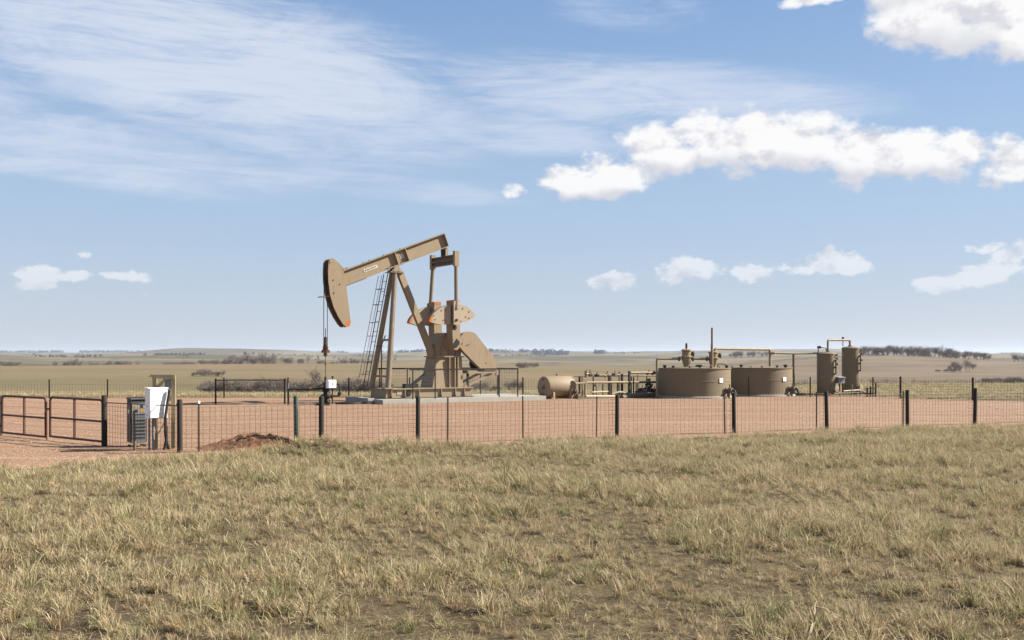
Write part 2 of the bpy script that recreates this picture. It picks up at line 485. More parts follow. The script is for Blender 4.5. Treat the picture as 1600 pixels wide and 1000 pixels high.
# ------------------------------------------------------------------ mesh helpers
class MB:
    """collects shapes and links them as ONE mesh object"""
    def __init__(self, M=None):
        self.v, self.f, self.M = [], [], M

    def add(self, vs, fs):
        o = len(self.v)
        if self.M is not None:
            vs = [self.M @ Vector(p) for p in vs]
        self.v += [tuple(p) for p in vs]
        self.f += [tuple(i + o for i in q) for q in fs]
        return self

    def box(self, c, s, M=None):
        x, y, z = s[0] / 2, s[1] / 2, s[2] / 2
        vs = [Vector(p) for p in ((-x, -y, -z), (x, -y, -z), (x, y, -z), (-x, y, -z), (-x, -y, z), (x, -y, z), (x, y, z), (-x, y, z))]
        if M is not None:
            vs = [M @ p for p in vs]
        vs = [p + Vector(c) for p in vs]
        return self.add(vs, [(0, 3, 2, 1), (4, 5, 6, 7), (0, 1, 5, 4), (1, 2, 6, 5), (2, 3, 7, 6), (3, 0, 4, 7)])

    def bar(self, a, b, w, h, up=(0, 0, 1)):
        """a square bar from a to b, w wide, h along `up`"""
        a, b = Vector(a), Vector(b)
        d = (b - a).normalized()
        u = Vector(up)
        if abs(d.dot(u)) > 0.98:
            u = Vector((0, 1, 0))
        s = d.cross(u).normalized()
        u = s.cross(d).normalized()
        vs = []
        for p in (a, b):
            for (i, j) in ((-1, -1), (1, -1), (1, 1), (-1, 1)):
                vs.append(p + s * (i * w / 2) + u * (j * h / 2))
        return self.add(vs, [(3, 2, 1, 0), (4, 5, 6, 7), (0, 1, 5, 4), (1, 2, 6, 5), (2, 3, 7, 6), (3, 0, 4, 7)])

    def tube(self, pts, r, n=10, r2=None, cap=True):
        pts = [Vector(p) for p in pts]
        rings = []
        prev = None
        m = len(pts)
        for i, p in enumerate(pts):
            if i == 0:
                d = pts[1] - p
            elif i == m - 1:
                d = p - pts[i - 1]
            else:
                d = (pts[i + 1] - p).normalized() + (p - pts[i - 1]).normalized()
            d.normalize()
            if prev is None:
                u = Vector((0, 0, 1)) if abs(d.z) < 0.9 else Vector((1, 0, 0))
                u = (u - d * u.dot(d)).normalized()
            else:
                u = (prev - d * prev.dot(d)).normalized()
            prev = u
            s = d.cross(u)
            rr = r if r2 is None else r + (r2 - r) * i / (m - 1)
            if 0 < i < m - 1:
                ang = (pts[i + 1] - p).angle(p - pts[i - 1])
                rr = rr / max(0.6, math.cos(ang / 2)) if ang > 1e-3 else rr
            rings.append([p + (u * math.cos(2 * math.pi * k / n) + s * math.sin(2 * math.pi * k / n)) * rr for k in range(n)])
        vs = [q for ring in rings for q in ring]
        fs = []
        for i in range(m - 1):
            for k in range(n):
                a, b = i * n + k, i * n + (k + 1) % n
                fs.append((a, b, b + n, a + n))
        if cap:
            fs.append(tuple(range(n - 1, -1, -1)))
            fs.append(tuple(range((m - 1) * n, m * n)))
        return self.add(vs, fs)

    def lathe(self, prof, c=(0, 0, 0), axis=(0, 0, 1), n=48):
        """prof: (radius, height) along axis from c"""
        ax = Vector(axis).normalized()
        u = Vector((1, 0, 0)) if abs(ax.x) < 0.9 else Vector((0, 1, 0))
        u = (u - ax * u.dot(ax)).normalized()
        s = ax.cross(u)
        vs, fs = [], []
        for (r, h) in prof:
            for k in range(n):
                t = 2 * math.pi * k / n
                vs.append(Vector(c) + ax * h + (u * math.cos(t) + s * math.sin(t)) * max(r, 1e-4))
        for i in range(len(prof) - 1):
            for k in range(n):
                a, b = i * n + k, i * n + (k + 1) % n
                fs.append((a, b, b + n, a + n))
        fs.append(tuple(range(n - 1, -1, -1)))
        fs.append(tuple(range((len(prof) - 1) * n, len(prof) * n)))
        return self.add(vs, fs)

    def prism(self, poly, y0, y1):
        """poly in local x,z extruded along y"""
        n = len(poly)
        area = sum(poly[i][0] * poly[(i + 1) % n][1] - poly[(i + 1) % n][0] * poly[i][1] for i in range(n))
        if area < 0:
            poly = poly[::-1]
        vs = [(x, y0, z) for x, z in poly] + [(x, y1, z) for x, z in poly]
        fs = [tuple(range(n)), tuple(range(2 * n - 1, n - 1, -1))]
        fs += [(i, i + n, (i + 1) % n + n, (i + 1) % n) for i in range(n)]
        return self.add(vs, fs)

    def build(self, name, m, parent=None, loc=None, smooth=True):
        me = bpy.data.meshes.new(name)
        me.from_pydata(self.v, [], self.f)
        me.materials.append(MAT[m])
        if smooth:
            me.polygons.foreach_set('use_smooth', [True] * len(me.polygons))
            me.set_sharp_from_angle(angle=R(38))
        me.update()
        o = bpy.data.objects.new(name, me)
        COL.objects.link(o)
        if parent is not None:
            o.parent = parent
        if loc is not None:
            o.location = loc
        return o


def tag(o, label=None, cat=None, group=None, kind=None):
    if label:
        o['label'] = label
    if cat:
        o['category'] = cat
    if group:
        o['group'] = group
    if kind:
        o['kind'] = kind
    return o


def empty(name, loc=(0, 0, 0), rz=0.0):
    o = bpy.data.objects.new(name, None)
    o.empty_display_size = 0.3
    COL.objects.link(o)
    o.location = loc
    o.rotation_euler = (0, 0, rz)
    return o


def bend(p0, p1, p2, r, n=5):
    """points of a rounded corner at p1"""
    p0, p1, p2 = Vector(p0), Vector(p1), Vector(p2)
    a = p1 + (p0 - p1).normalized() * r
    b = p1 + (p2 - p1).normalized() * r
    return [(1 - t) ** 2 * a + 2 * t * (1 - t) * p1 + t * t * b for t in [i / n for i in range(n + 1)]]


def path(*pts, r=0.12):
    pts = [Vector(p) for p in pts]
    out = [pts[0]]
    for i in range(1, len(pts) - 1):
        rr = min(r, 0.45 * (pts[i] - pts[i - 1]).length, 0.45 * (pts[i + 1] - pts[i]).length)
        out += bend(pts[i - 1], pts[i], pts[i + 1], rr)
    return out + [pts[-1]]


def gx(px, d):
    return (px - 800) / F * d


def gz(py, d):
    return CAMH - (py - HOR) / F * d


# ------------------------------------------------------------------ terrain
def sstep(a, b, x):
    t = np.clip((x - a) / (b - a), 0, 1)
    return t * t * (3 - 2 * t)


_lat = np.random.default_rng(3).random((64, 64))


def vnoise(x, y):
    xi, yi = np.floor(x).astype(int), np.floor(y).astype(int)
    fx, fy = x - xi, y - yi
    fx, fy = fx * fx * (3 - 2 * fx), fy * fy * (3 - 2 * fy)
    a, b = _lat[xi % 64, yi % 64], _lat[(xi + 1) % 64, yi % 64]
    c, d = _lat[xi % 64, (yi + 1) % 64], _lat[(xi + 1) % 64, (yi + 1) % 64]
    return (a * (1 - fx) + b * fx) * (1 - fy) + (c * (1 - fx) + d * fx) * fy - 0.5


def fbm(x, y, o=4):
    s, a = 0, 1.0
    for i in range(o):
        s = s + a * vnoise(x * 2 ** i + 17.3 * i, y * 2 ** i + 5.1 * i)
        a *= 0.5
    return s


LEFT = ([0, 58, 100, 130, 170, 250, 400, 560, 620, 740, 900, 1250, 1650, 2300, 2900, 3700, 4500, 6000, 6600, 7600, 9500, 16000],
        [0, 0, -1.45, -2.9, -2.5, -3.2, -4.0, -3.7, -3.9, -8.0, -9.0, -3.6, -10.0, -1.5, -8.0, 4.0, -4.0, 22, 22, 5, 0, 0])
MID = ([0, 60, 100, 140, 180, 300, 430, 520, 640, 800, 1100, 1400, 1900, 2500, 3300, 4200, 5200, 6200, 7600, 9500, 16000],
       [0, 0, -1.3, -2.6, -2.8, -3.6, -3.4, -3.9, -8, -9, -4.5, -10.5, -3.0, -9.5, 1.5, -2.0, -2.5, 8.5, 3, 0, 0])
RIGHT = ([0, 60, 98, 112, 135, 160, 250, 400, 560, 700, 800, 1000, 1450, 1900, 2500, 3200, 4200, 6000, 7500, 9500, 16000],
         [0, 0, -0.5, -0.75, -3.1, -3.9, -4.1, -3.9, -2.9, -2.2, -5.0, -8.0, -2.5, -7.0, -6.5, 1.5, -4, 7.5, 2, 0, 0])


_hr = np.random.default_rng(12)
HILLS = [(190, 690, 150, 110, 4.2), (-150, 480, 110, 130, 1.6), (330, 640, 90, 120, 1.8)]      # x, y, half widths, height
for _i in range(70):
    _d = 950 * (4.6 / 0.95) ** _hr.random()
    HILLS.append(((_hr.random() * 2 - 1) * 0.75 * _d, _d, _d * _hr.uniform(0.05, 0.16), _d * _hr.uniform(0.05, 0.10), _d * _hr.uniform(0.0016, 0.0042)))


def hgt(x, y):
    x, y = np.asarray(x, float), np.asarray(y, float)
    d = np.maximum(y, 0.0)
    u = x / np.maximum(d, 30.0)
    hl, hm, hr = (np.interp(d, *p) for p in (LEFT, MID, RIGHT))
    wl = 1 - sstep(-0.14, 0.03, u)
    wr = sstep(0.17, 0.36, u)
    h = hl * wl + hr * wr + hm * (1 - wl - wr)
    # the right-hand hillside falls off to the far right
    h = h - sstep(300, 700, d) * (1 - sstep(900, 1300, d)) * sstep(0.38, 0.52, u) * 3.0
    back = sstep(-0.0, 400, -y)
    h = h + back * fbm(x / 240, y / 240) * 6
    far = sstep(140, 900, d)
    h = h + far * fbm(x / 260 + 4, y / 190, 4) * 2.8 + sstep(900, 2600, d) * (1 - sstep(4600, 5600, d)) * fbm(x / 800, y / 430 + 3, 4) * 20
    for (hx, hy, wx, wy, hh) in HILLS:
        h = h + hh * np.exp(-((x - hx) / wx) ** 2 - ((y - hy) / wy) ** 2)
    near = 1 - sstep(45, 70, d)
    h = h + near * (fbm(x / 3.1, y / 3.1, 3) * 0.075 + fbm(x / 11, y / 11, 2) * 0.10 - 0.03)
    h = h + sstep(62, 110, d) * (1 - far) * fbm(x / 14, y / 14, 3) * 0.22
    # grassy hump by the fence
    h = h + 0.30 * np.exp(-(((x + 4.9) / 0.95) ** 2 + ((y - 24.75) / 0.55) ** 2))
    h = h + 0.08 * np.exp(-(((x + 3.0) / 1.6) ** 2 + ((y - 25.3) / 0.6) ** 2))
    # level under the pad
    p = pad_mask(x, y)
    return h * (1 - p) + p * (-0.05)


FEN0, FDIR = Vector((-8.2, 24.5)), Vector((0.9234, 0.3838))
GATE0, GDIR = Vector((-10.77, 26.3)), Vector((-0.783, 0.622))
FENC = Vector((37.1, 43.33))
PAD = [(-8.2, 24.05), (-8.75, 23.55), (-9.6, 23.0), (-11.2, 21.6), (-14, 20.0), (-20, 17.2), (-34, 13), (-60, 8), (-80, 16), (-60, 34),
       (-46, 50), (-42, 57.5), (-26, 57.0), (-10, 57.6), (5, 58.4), (16, 58.9), (21.6, 59.0), (22.6, 55.9), (25.5, 53.6), (38.2, 43.4),
       (37.0, 42.9), (25, 37.95), (14, 33.4), (4.0, 29.35), (-2.5, 26.6), (-6.4, 24.9)]


def pad_sdf(x, y):
    """signed distance to the edge of the pad, negative inside"""
    x, y = np.asarray(x, float), np.asarray(y, float)
    dmin = np.full(np.broadcast(x, y).shape, 1e9)
    ins = np.zeros(dmin.shape, bool)
    n = len(PAD)
    for i in range(n):
        (ax, ay), (bx, by) = PAD[i], PAD[(i + 1) % n]
        ex, ey = bx - ax, by - ay
        t = np.clip(((x - ax) * ex + (y - ay) * ey) / (ex * ex + ey * ey), 0, 1)
        dmin = np.minimum(dmin, np.hypot(x - ax - t * ex, y - ay - t * ey))
        cr = ((ay > y) != (by > y)) & (x < (bx - ax) * (y - ay) / (by - ay + 1e-12) + ax)
        ins ^= cr
    return np.where(ins, -dmin, dmin)


def pad_mask(x, y):
    return 1 - sstep(0.0, 0.5, pad_sdf(x, y))


def grid_mesh(name, X, Y, Z, m):
    ny, nx = X.shape
    v = np.stack([X, Y, Z], -1).reshape(-1, 3)
    i = np.arange(ny * nx).reshape(ny, nx)
    f = np.stack([i[:-1, :-1], i[:-1, 1:], i[1:, 1:], i[1:, :-1]], -1).reshape(-1, 4)
    me = bpy.data.meshes.new(name)
    me.vertices.add(len(v))
    me.vertices.foreach_set('co', v.ravel())
    me.loops.add(f.size)
    me.loops.foreach_set('vertex_index', f.ravel().astype(np.int32))
    me.polygons.add(len(f))
    me.polygons.foreach_set('loop_start', (np.arange(len(f)) * 4).astype(np.int32))
    me.polygons.foreach_set('use_smooth', np.ones(len(f), bool))
    me.update(calc_edges=True)
    me.validate()
    me.materials.append(MAT[m])
    o = bpy.data.objects.new(name, me)
    COL.objects.link(o)
    return o


tx = np.linspace(-1, 1, 460)
xs = 26 * np.sinh(tx * 6.55)
t0, t1 = -math.asinh(2500 / 26) , math.asinh(9400 / 26)
ys = 28 + 26 * np.sinh(np.linspace(t0, t1, 560))
GX, GY = np.meshgrid(xs, ys)
ter = grid_mesh('ground', GX, GY, hgt(GX, GY), 'prairie')
tag(ter, 'rolling prairie of cured tan grass reaching to the horizon', kind='structure')

# gravel pad and drive, a sheet a little above the ground
px_, py_ = np.meshgrid(np.arange(-80, 40, 0.5), np.arange(8, 60, 0.4))
sd_ = pad_sdf(px_, py_)
edge = 0.28 * fbm(px_ / 0.9, py_ / 0.9, 3) - 0.02
zz_ = 0.012 + 0.02 * fbm(px_ / 2.2, py_ / 2.2, 3) * (sd_ < -1) - 0.16 * sstep(-0.02, 0.5, sd_ + edge)
keep = sd_ < 1.0


def pad_sheet():
    ny, nx = px_.shape
    idx = -np.ones((ny, nx), int)
    quads = keep[:-1, :-1] & keep[1:, :-1] & keep[:-1, 1:] & keep[1:, 1:]
    used = np.zeros_like(keep)
    used[:-1, :-1] |= quads
    used[1:, :-1] |= quads
    used[:-1, 1:] |= quads
    used[1:, 1:] |= quads
    idx[used] = np.arange(used.sum())
    v = np.stack([px_[used], py_[used], zz_[used]], -1)
    f = np.stack([idx[:-1, :-1][quads], idx[:-1, 1:][quads], idx[1:, 1:][quads], idx[1:, :-1][quads]], -1)
    me = bpy.data.meshes.new('gravel_pad')
    me.from_pydata(v.tolist(), [], f.tolist())
    me.polygons.foreach_set('use_smooth', [True] * len(me.polygons))
    me.materials.append(MAT['red_gravel'])
    o = bpy.data.objects.new('gravel_pad', me)
    COL.objects.link(o)
    return tag(o, 'flat pad of reddish gravel inside the wire fence', kind='structure')


pad_sheet()

# ------------------------------------------------------------------ pump jack
PA = R(32)
PO = Vector((-9.2, 49.1, 0.0))
PC, PS = math.cos(PA), math.sin(PA)


def pj(px, py, y=0.0):
    """local x, z of a sight line through the photograph at depth plane y of the pump (y grows away from the camera)"""
    u = (px - 800) / F
    x = (u * (PO.y + y * PC) - PO.x + y * PS) / (PC - u * PS)
    d = PO.y + x * PS + y * PC
    return x, gz(py, d)


SLAB_Z = 0.24
slab = empty('concrete_pad', PO, PA)
tag(slab, 'pale concrete foundation slab under the pump jack', 'foundation')
MB().box((7.0, 0.2, SLAB_Z / 2), (9.6, 4.3, SLAB_Z)).build('slab', 'concrete', slab)
MB().box((2.05, 0.55, 0.15), (0.34, 2.9, 0.30)).build('kerb_block', 'concrete', slab)

pump = empty('pump_jack', PO, PA)
tag(pump, 'tall tan oilfield pump jack with its horse head tipped down', 'pump jack')


def part(name, mb, m, parent=pump):
    return mb.build(name, m, parent)


# walking beam
ax_, az_ = pj(528, 425.5)
bx_, bz_ = pj(692.5, 364.5)
BL = math.hypot(bx_ - ax_, bz_ - az_)
BT = math.atan2(bz_ - az_, bx_ - ax_)
BM = Matrix.Translation((ax_, 0, az_)) @ Matrix.Rotation(-BT, 4, 'Y')       # beam frame: x to the tail, top at z = 0
BH, BW = 0.74, 0.36
beam = part('walking_beam', MB(BM).box((BL / 2, 0, -BH / 2), (BL, 0.05, BH - 0.06)), 'tan_paint')
part('flange', MB(BM).box((BL / 2, 0, -0.02), (BL + 0.02, BW, 0.04)), 'tan_paint', beam)
part('flange', MB(BM).box((BL / 2, 0, -BH + 0.02), (BL, BW, 0.04)), 'tan_paint', beam)
part('end_plate', MB(BM).box((BL - 0.02, 0, -BH / 2), (0.035, BW - 0.01, BH - 0.09)), 'tan_paint', beam)
for sx in (3.02, 3.62):
    k = sx / 5.93 * BL
    for sy in (-1, 1):
        part('stiffener', MB(BM).box((k, sy * 0.1, -BH / 2), (0.045, 0.145, BH - 0.085)), 'tan_paint', beam)
for sy in (-1, 1):
    part('stiffener', MB(BM).box((0.06, sy * 0.1, -BH / 2), (0.04, 0.15, BH - 0.085)), 'tan_paint', beam)
part('lower_plate', MB(BM).box((0.62, 0, -BH - 0.02), (1.3, 0.30, 0.035)), 'tan_paint', beam)
for sx in (0.35, 0.5):
    part('lug', MB(BM).box((sx, -0.05, 0.05), (0.09, 0.07, 0.1)), 'tan_paint', beam)
for sx in (1.4, 1.75, 2.6, 3.6):
    part('bolt', MB(BM).lathe([(0.03, 0), (0.03, 0.05)], (sx, -0.12, 0.0), (0, 0, 1), 8), 'rust', beam)
sign = part('name_plate', MB(BM).box((1.72, -0.034, -BH * 0.53), (0.80, 0.012, 0.155)), 'faded_white', beam)
MBt = MB(BM)
for i, (cx, w, hh) in enumerate([(1.42, .05, .07), (1.5, .03, .05), (1.57, .06, .07), (1.66, .03, .05), (1.73, .04, .07), (1.83, .06, .06), (1.92, .03, .07), (2.0, .05, .05)]):
    MBt.box((cx, -0.044, -BH * 0.53 + (0.006 if i % 2 else -0.006)), (w, 0.006, hh * 0.9))
part('lettering', MBt, 'dark_steel', beam)
mk = MB(BM)
for (cx, cz, w) in [(0.72, -0.47, 0.10), (0.84, -0.44, 0.06), (0.93, -0.42, 0.10), (1.06, -0.40, 0.12), (0.80, -0.50, 0.14), (1.0, -0.46, 0.1)]:
    mk.box((cx, -0.0285, cz * BH / 0.74), (w, 0.008, 0.025))
part('stencil_mark', mk, 'print_grey', beam)
part('notice', MB(BM).box((3.36 / 5.93 * BL, -0.034, -0.36), (0.22, 0.012, 0.26)), 'faded_white', beam)

# horse head: two side plates with the curved wear plate recessed between them
YH = 0.37
outl = [(513.5, 410), (516, 404.5), (520, 403), (527, 408.5), (535, 416.5), (537.3, 424), (541, 447), (544.5, 474), (548, 503), (546.5, 509), (541, 511.2), (536.5, 507),
        (529, 495.5), (521.5, 480), (516, 461), (513.3, 440), (512.7, 424)]
hp = [pj(a, b, -YH) for a, b in outl]
head = part('horse_head', MB().prism(hp, -YH, -YH + 0.05), 'tan_paint')
part('side_plate', MB().prism(hp, YH - 0.05, YH), 'tan_paint', head)
cxm = sum(p[0] for p in hp) / len(hp)
inner = [(p[0] + (0.07 if i >= 11 or i < 2 else -0.05), p[1] + (-0.05 if i < 5 else 0.03)) for i, p in enumerate(hp)]
part('wear_plate', MB().prism(inner, -YH + 0.051, YH - 0.051), 'wear_plate', head)
arc = [hp[i] for i in (1, 0, 16, 15, 14, 13, 12, 11, 10)]
for yy in (-0.15, 0.15):
    part('cable_guide', MB().tube([(p[0] + 0.035, yy, p[1]) for p in arc], 0.028, 6), 'wear_plate', head)
tip = [pj(a, b, -YH) for a, b in [(548.3, 502), (546.8, 509.3), (541, 511.6), (538.6, 509.5), (540.5, 503.5), (544, 500)]]
tip = [(a, b) for a, b in tip]
part('painted_tip', MB().prism(tip, -YH - 0.006, -YH + 0.03), 'orange_paint', head)
for (a, b) in [(516, 410), (521, 437.5), (522, 457.5), (531, 444)]:
    x, z = pj(a, b, -YH)
    part('bolt', MB().lathe([(0.03, 0), (0.03, 0.025)], (x, -YH, z), (0, -1, 0), 8), 'rust', head)
x, z = pj(506, 462.5, -0.1)
part('cable_keeper', MB().tube(path((x + 0.30, -0.29, z - 0.0), (x - 0.18, -0.24, z - 0.05), (x - 0.18, 0.26, z - 0.05), (x + 0.30, 0.29, z), r=0.08), 0.022, 6), 'tan_paint', head)

# bridle, carrier bar and polished rod
ztop = pj(512, 420, 0)[1]
x0h = min(p[0] for p in hp)
zc = pj(508, 549, 0)[1]
for yy in (-0.24, 0.24):
    part('bridle_cable', MB().tube([(x0h + 0.06, yy * 0.4, ztop + 0.1), (0.0 if x0h > 0 else x0h, yy * 0.7, ztop - 0.5), (0.0, yy, ztop - 2.0), (0.0, yy, zc)], 0.018, 6), 'dark_steel')
cb = part('carrier_bar', MB().box((0, 0, zc), (0.17, 0.66, 0.15)), 'rust')
part('clamp', MB().lathe([(0.06, 0), (0.11, 0.02), (0.11, 0.30), (0.07, 0.32), (0.07, 0.62), (0.05, 0.64)], (0, 0, zc + 0.075), n=12), 'wear_plate', cb)
part('clamp', MB().lathe([(0.05, 0), (0.10, 0.04), (0.10, 0.14), (0.05, 0.18)], (0, 0, zc - 0.25), n=12), 'rust', cb)
for yy in (-0.24, 0.24):
    part('cable_socket', MB().lathe([(0.05, 0), (0.05, 0.16), (0.025, 0.24)], (0, yy, zc + 0.05), n=8), 'rust', cb)
part('polished_rod', MB().tube([(0, 0, 1.2), (0, 0, pj(508, 513, 0)[1])], 0.02, 6), 'wear_plate')
part('rod_clamp', MB().lathe([(0.03, 0), (0.045, 0.02), (0.045, 0.09), (0.03, 0.11)], (0, 0, pj(508, 570, 0)[1]), n=8), 'rust')

# skid base
SX0 = pj(603, 610, -1.0)[0]
SX1 = pj(740, 610, -1.0)[0]
SZ0, SZ1 = SLAB_Z + 0.004, pj(640, 607, -1.0)[1]
sk = part('skid_base', MB().box(((SX0 + SX1) / 2, 0, (SZ0 + SZ1) / 2 - 0.01), (SX1 - SX0 - 0.06, 1.86, SZ1 - SZ0 - 0.08)), 'tan_paint')
part('skid_flange', MB().box(((SX0 + SX1) / 2, 0, SZ1 - 0.02), (SX1 - SX0, 2.06, 0.045)), 'tan_paint', sk)
part('skid_flange', MB().box(((SX0 + SX1) / 2, 0, SZ0 + 0.02), (SX1 - SX0, 2.06, 0.04)), 'tan_paint', sk)
for a in (612, 633, 655, 690, 712, 726):
    x = pj(a, 610, -1.0)[0]
    part('rib', MB().box((x, -0.975, (SZ0 + SZ1) / 2), (0.04, 0.09, SZ1 - SZ0 - 0.09)), 'tan_paint', sk)
x, z = pj(638.5, 614.5, -0.94)
part('hand_hole', MB().lathe([(0.16, 0), (0.16, 0.03), (0.12, 0.035)], (x, -0.93, z), (0, -1, 0), 6), 'dark_steel', sk)
x, z = pj(624.5, 613, -0.94)
part('data_plate', MB().box((x, -0.94, z), (0.3, 0.02, 0.26)), 'pale_tan_paint', sk)

# samson post
TX, TZ = pj(614.4, 424, 0)
for (a, b, yy) in [(606.3, 612, -0.95), (580.3, 611, 0.93)]:
    x, z = pj(a, b, yy)
    lg = part('samson_leg', MB().tube([(x, yy, SZ1), (TX + 0.02, yy * 0.19, TZ - 0.02)], 0.145, 14, 0.125), 'leg_paint')
    part('foot_plate', MB().box((x, yy, SZ1 + 0.025), (0.5, 0.4, 0.05)), 'tan_paint', lg)
    if yy < 0:
        FXn = x
    else:
        FXf = x
for py in (531, 588):
    f = (pj(607, py, -0.5)[1] - SZ1) / (TZ - SZ1)
    xx = [(FXn + (TX - FXn) * f), (FXf + (TX - FXf) * f)]
    w = 0.94 * (1 - f) + 0.18 * f
    part('cross_tie', MB().bar((xx[0], -w + 0.05, SZ1 + (TZ - SZ1) * f), (xx[1], w - 0.05, SZ1 + (TZ - SZ1) * f), 0.09, 0.11), 'tan_paint')
rx, rz_ = pj(676, 556, -0.3)
part('samson_rear_leg', MB().bar((TX + 0.30, -0.10, TZ - 0.03), (rx, -0.30, rz_ - 0.02), 0.30, 0.26, (0, 1, 0)), 'tan_paint')
bear = part('center_bearing', MB().box((TX + 0.06, 0, TZ + 0.03), (0.52, 0.62, 0.06)), 'tan_paint')
bx2, bz2 = pj(621, 418, 0)
part('bearing_housing', MB().lathe([(0.08, -0.24), (0.11, -0.22), (0.11, 0.22), (0.08, 0.24)], (TX + 0.11, 0, TZ + 0.14), (0, 1, 0), 14), 'brown_pipe', bear)
for sy in (-1, 1):
    part('bearing_cheek', MB().prism([(TX - 0.10, TZ + 0.06), (TX + 0.32, TZ + 0.06), (TX + 0.22, TZ + 0.25), (TX, TZ + 0.25)], min(sy * 0.26, sy * 0.22), max(sy * 0.26, sy * 0.22)), 'tan_paint', bear)
part('saddle', MB(Matrix.Translation((TX + 0.11, 0, TZ + 0.29)) @ Matrix.Rotation(-BT, 4, 'Y')).box((0, 0, 0.0), (0.98, 0.42, 0.05)), 'tan_paint', bear)
for sx in (-0.3, -0.1, 0.12, 0.3):
    part('saddle_bolt', MB(Matrix.Translation((TX + 0.11, 0, TZ + 0.29)) @ Matrix.Rotation(-BT, 4, 'Y')).lathe([(0.035, 0), (0.035, 0.16)], (sx, -0.14, -0.05), (0, 0, 1), 8), 'rust', bear)
part('cap_plate', MB().box((TX + 0.08, 0, TZ - 0.06), (0.76, 0.70, 0.04)), 'tan_paint', bear)

# ladder leaning along the post, with a light cage
lt = pj(602, 428, 0.35)
lb = pj(571, 602, 0.55)
lad = empty('ladder', (0, 0, 0))
lad.parent = pump


def lpt(f, yy, off=0.0):
    return Vector((lb[0] + (lt[0] - lb[0]) * f - off, 0.55 + (0.28 - 0.55) * f + yy, lb[1] + (lt[1] - lb[1]) * f))


for yy in (-0.24, 0.24):
    part('rail', MB().bar(lpt(0, yy), lpt(1.0, yy), 0.03, 0.045), 'dark_steel', lad)
    part('cage_bar', MB().bar(lpt(0.08, yy * 0.85, 0.34), lpt(0.98, yy * 0.85, 0.30), 0.02, 0.02), 'grey_metal', lad)
for i in range(11):
    f = 0.03 + i * 0.09
    part('rung', MB().tube([lpt(f, -0.25), lpt(f, 0.25)], 0.014, 6), 'dark_steel', lad)
for f in (0.10, 0.30, 0.44, 0.56, 0.72, 0.86):
    part('cage_hoop', MB().tube(path(lpt(f, -0.25), lpt(f, -0.205, 0.34), lpt(f, 0.205, 0.34), lpt(f, 0.25), r=0.1), 0.014, 6), 'grey_metal', lad)
for f in (0.35, 0.8):
    part('stand_off', MB().bar(lpt(f, -0.2), lpt(f, -0.3) + Vector((0.42 * (1 - f) + 0.2, 0, 0)), 0.03, 0.03), 'dark_steel', lad)

# gear pedestal and gear box
y0 = 0.66


def quadbox(mb, bot, top, yb, yt, zb, zt):
    vs = [(bot[0], -yb, zb), (bot[1], -yb, zb), (bot[1], yb, zb), (bot[0], yb, zb), (top[0], -yt, zt), (top[1], -yt, zt), (top[1], yt, zt), (top[0], yt, zt)]
    return mb.add(vs, [(0, 3, 2, 1), (4, 5, 6, 7), (0, 1, 5, 4), (1, 2, 6, 5), (2, 3, 7, 6), (3, 0, 4, 7)])


pxl0, _ = pj(675.5, 610, -y0)
pxl1, pzt = pj(683.5, 558, -y0)
pxr0, _ = pj(723, 610, -y0)
pxr1, _ = pj(722, 558, -y0)
ped = part('gear_pedestal', quadbox(MB(), (pxl0, pxr0), (pxl1, pxr1), 0.70, 0.62, SZ1 + 0.002, pzt), 'tan_paint')
part('top_plate', MB().box(((pxl1 + pxr1) / 2, 0, pzt + 0.03), (pxr1 - pxl1 + 0.18, 1.44, 0.06)), 'tan_paint', ped)
for a in (701, 709.5, 714):
    x = pj(a, 585, -y0)[0]
    part('rib', MB().box((x, -0.715, (SZ1 + pzt) / 2), (0.05, 0.16, pzt - SZ1 - 0.02)), 'tan_paint', ped)
gzt = pj(700, 520, -0.5)[1]
gpts = [(pxl1 + 0.02, pzt + 0.062), (pxr1 - 0.02, pzt + 0.062), (pxr1 + 0.03, pzt + 0.6), (pxr1 - 0.16, pzt + 0.95), (pxr1 - 0.45, gzt), (pxl1 + 0.52, gzt), (pxl1 + 0.12, pzt + 0.95), (pxl1 - 0.08, pzt + 0.55)]
gb = part('gear_box', MB().prism(gpts, -0.55, 0.55), 'tan_paint')
part('split_flange', MB().box(((pxl1 + pxr1) / 2, 0, pzt + 0.62), (pxr1 - pxl1 + 0.22, 1.24, 0.07)), 'tan_paint', gb)
for sx in (0.2, 0.5, 0.8):
    x = pxl1 + (pxr1 - pxl1) * sx
    part('rib', MB().prism([(x - 0.03, pzt + 0.065), (x + 0.03, pzt + 0.065), (x + 0.03, pzt + 0.58), (x - 0.03, pzt + 0.58)], -0.63, -0.55), 'tan_paint', gb)
cx0, cz0 = pj(709, 536, -1.0)
part('crank_shaft', MB().lathe([(0.16, -1.35), (0.16, 1.35)], (cx0, 0, cz0), (0, 1, 0), 16), 'dark_steel', gb)
part('bearing_cap', MB().lathe([(0.33, -0.68), (0.36, -0.62), (0.36, 0.62), (0.33, 0.68)], (cx0, 0, cz0), (0, 1, 0), 20), 'tan_paint', gb)

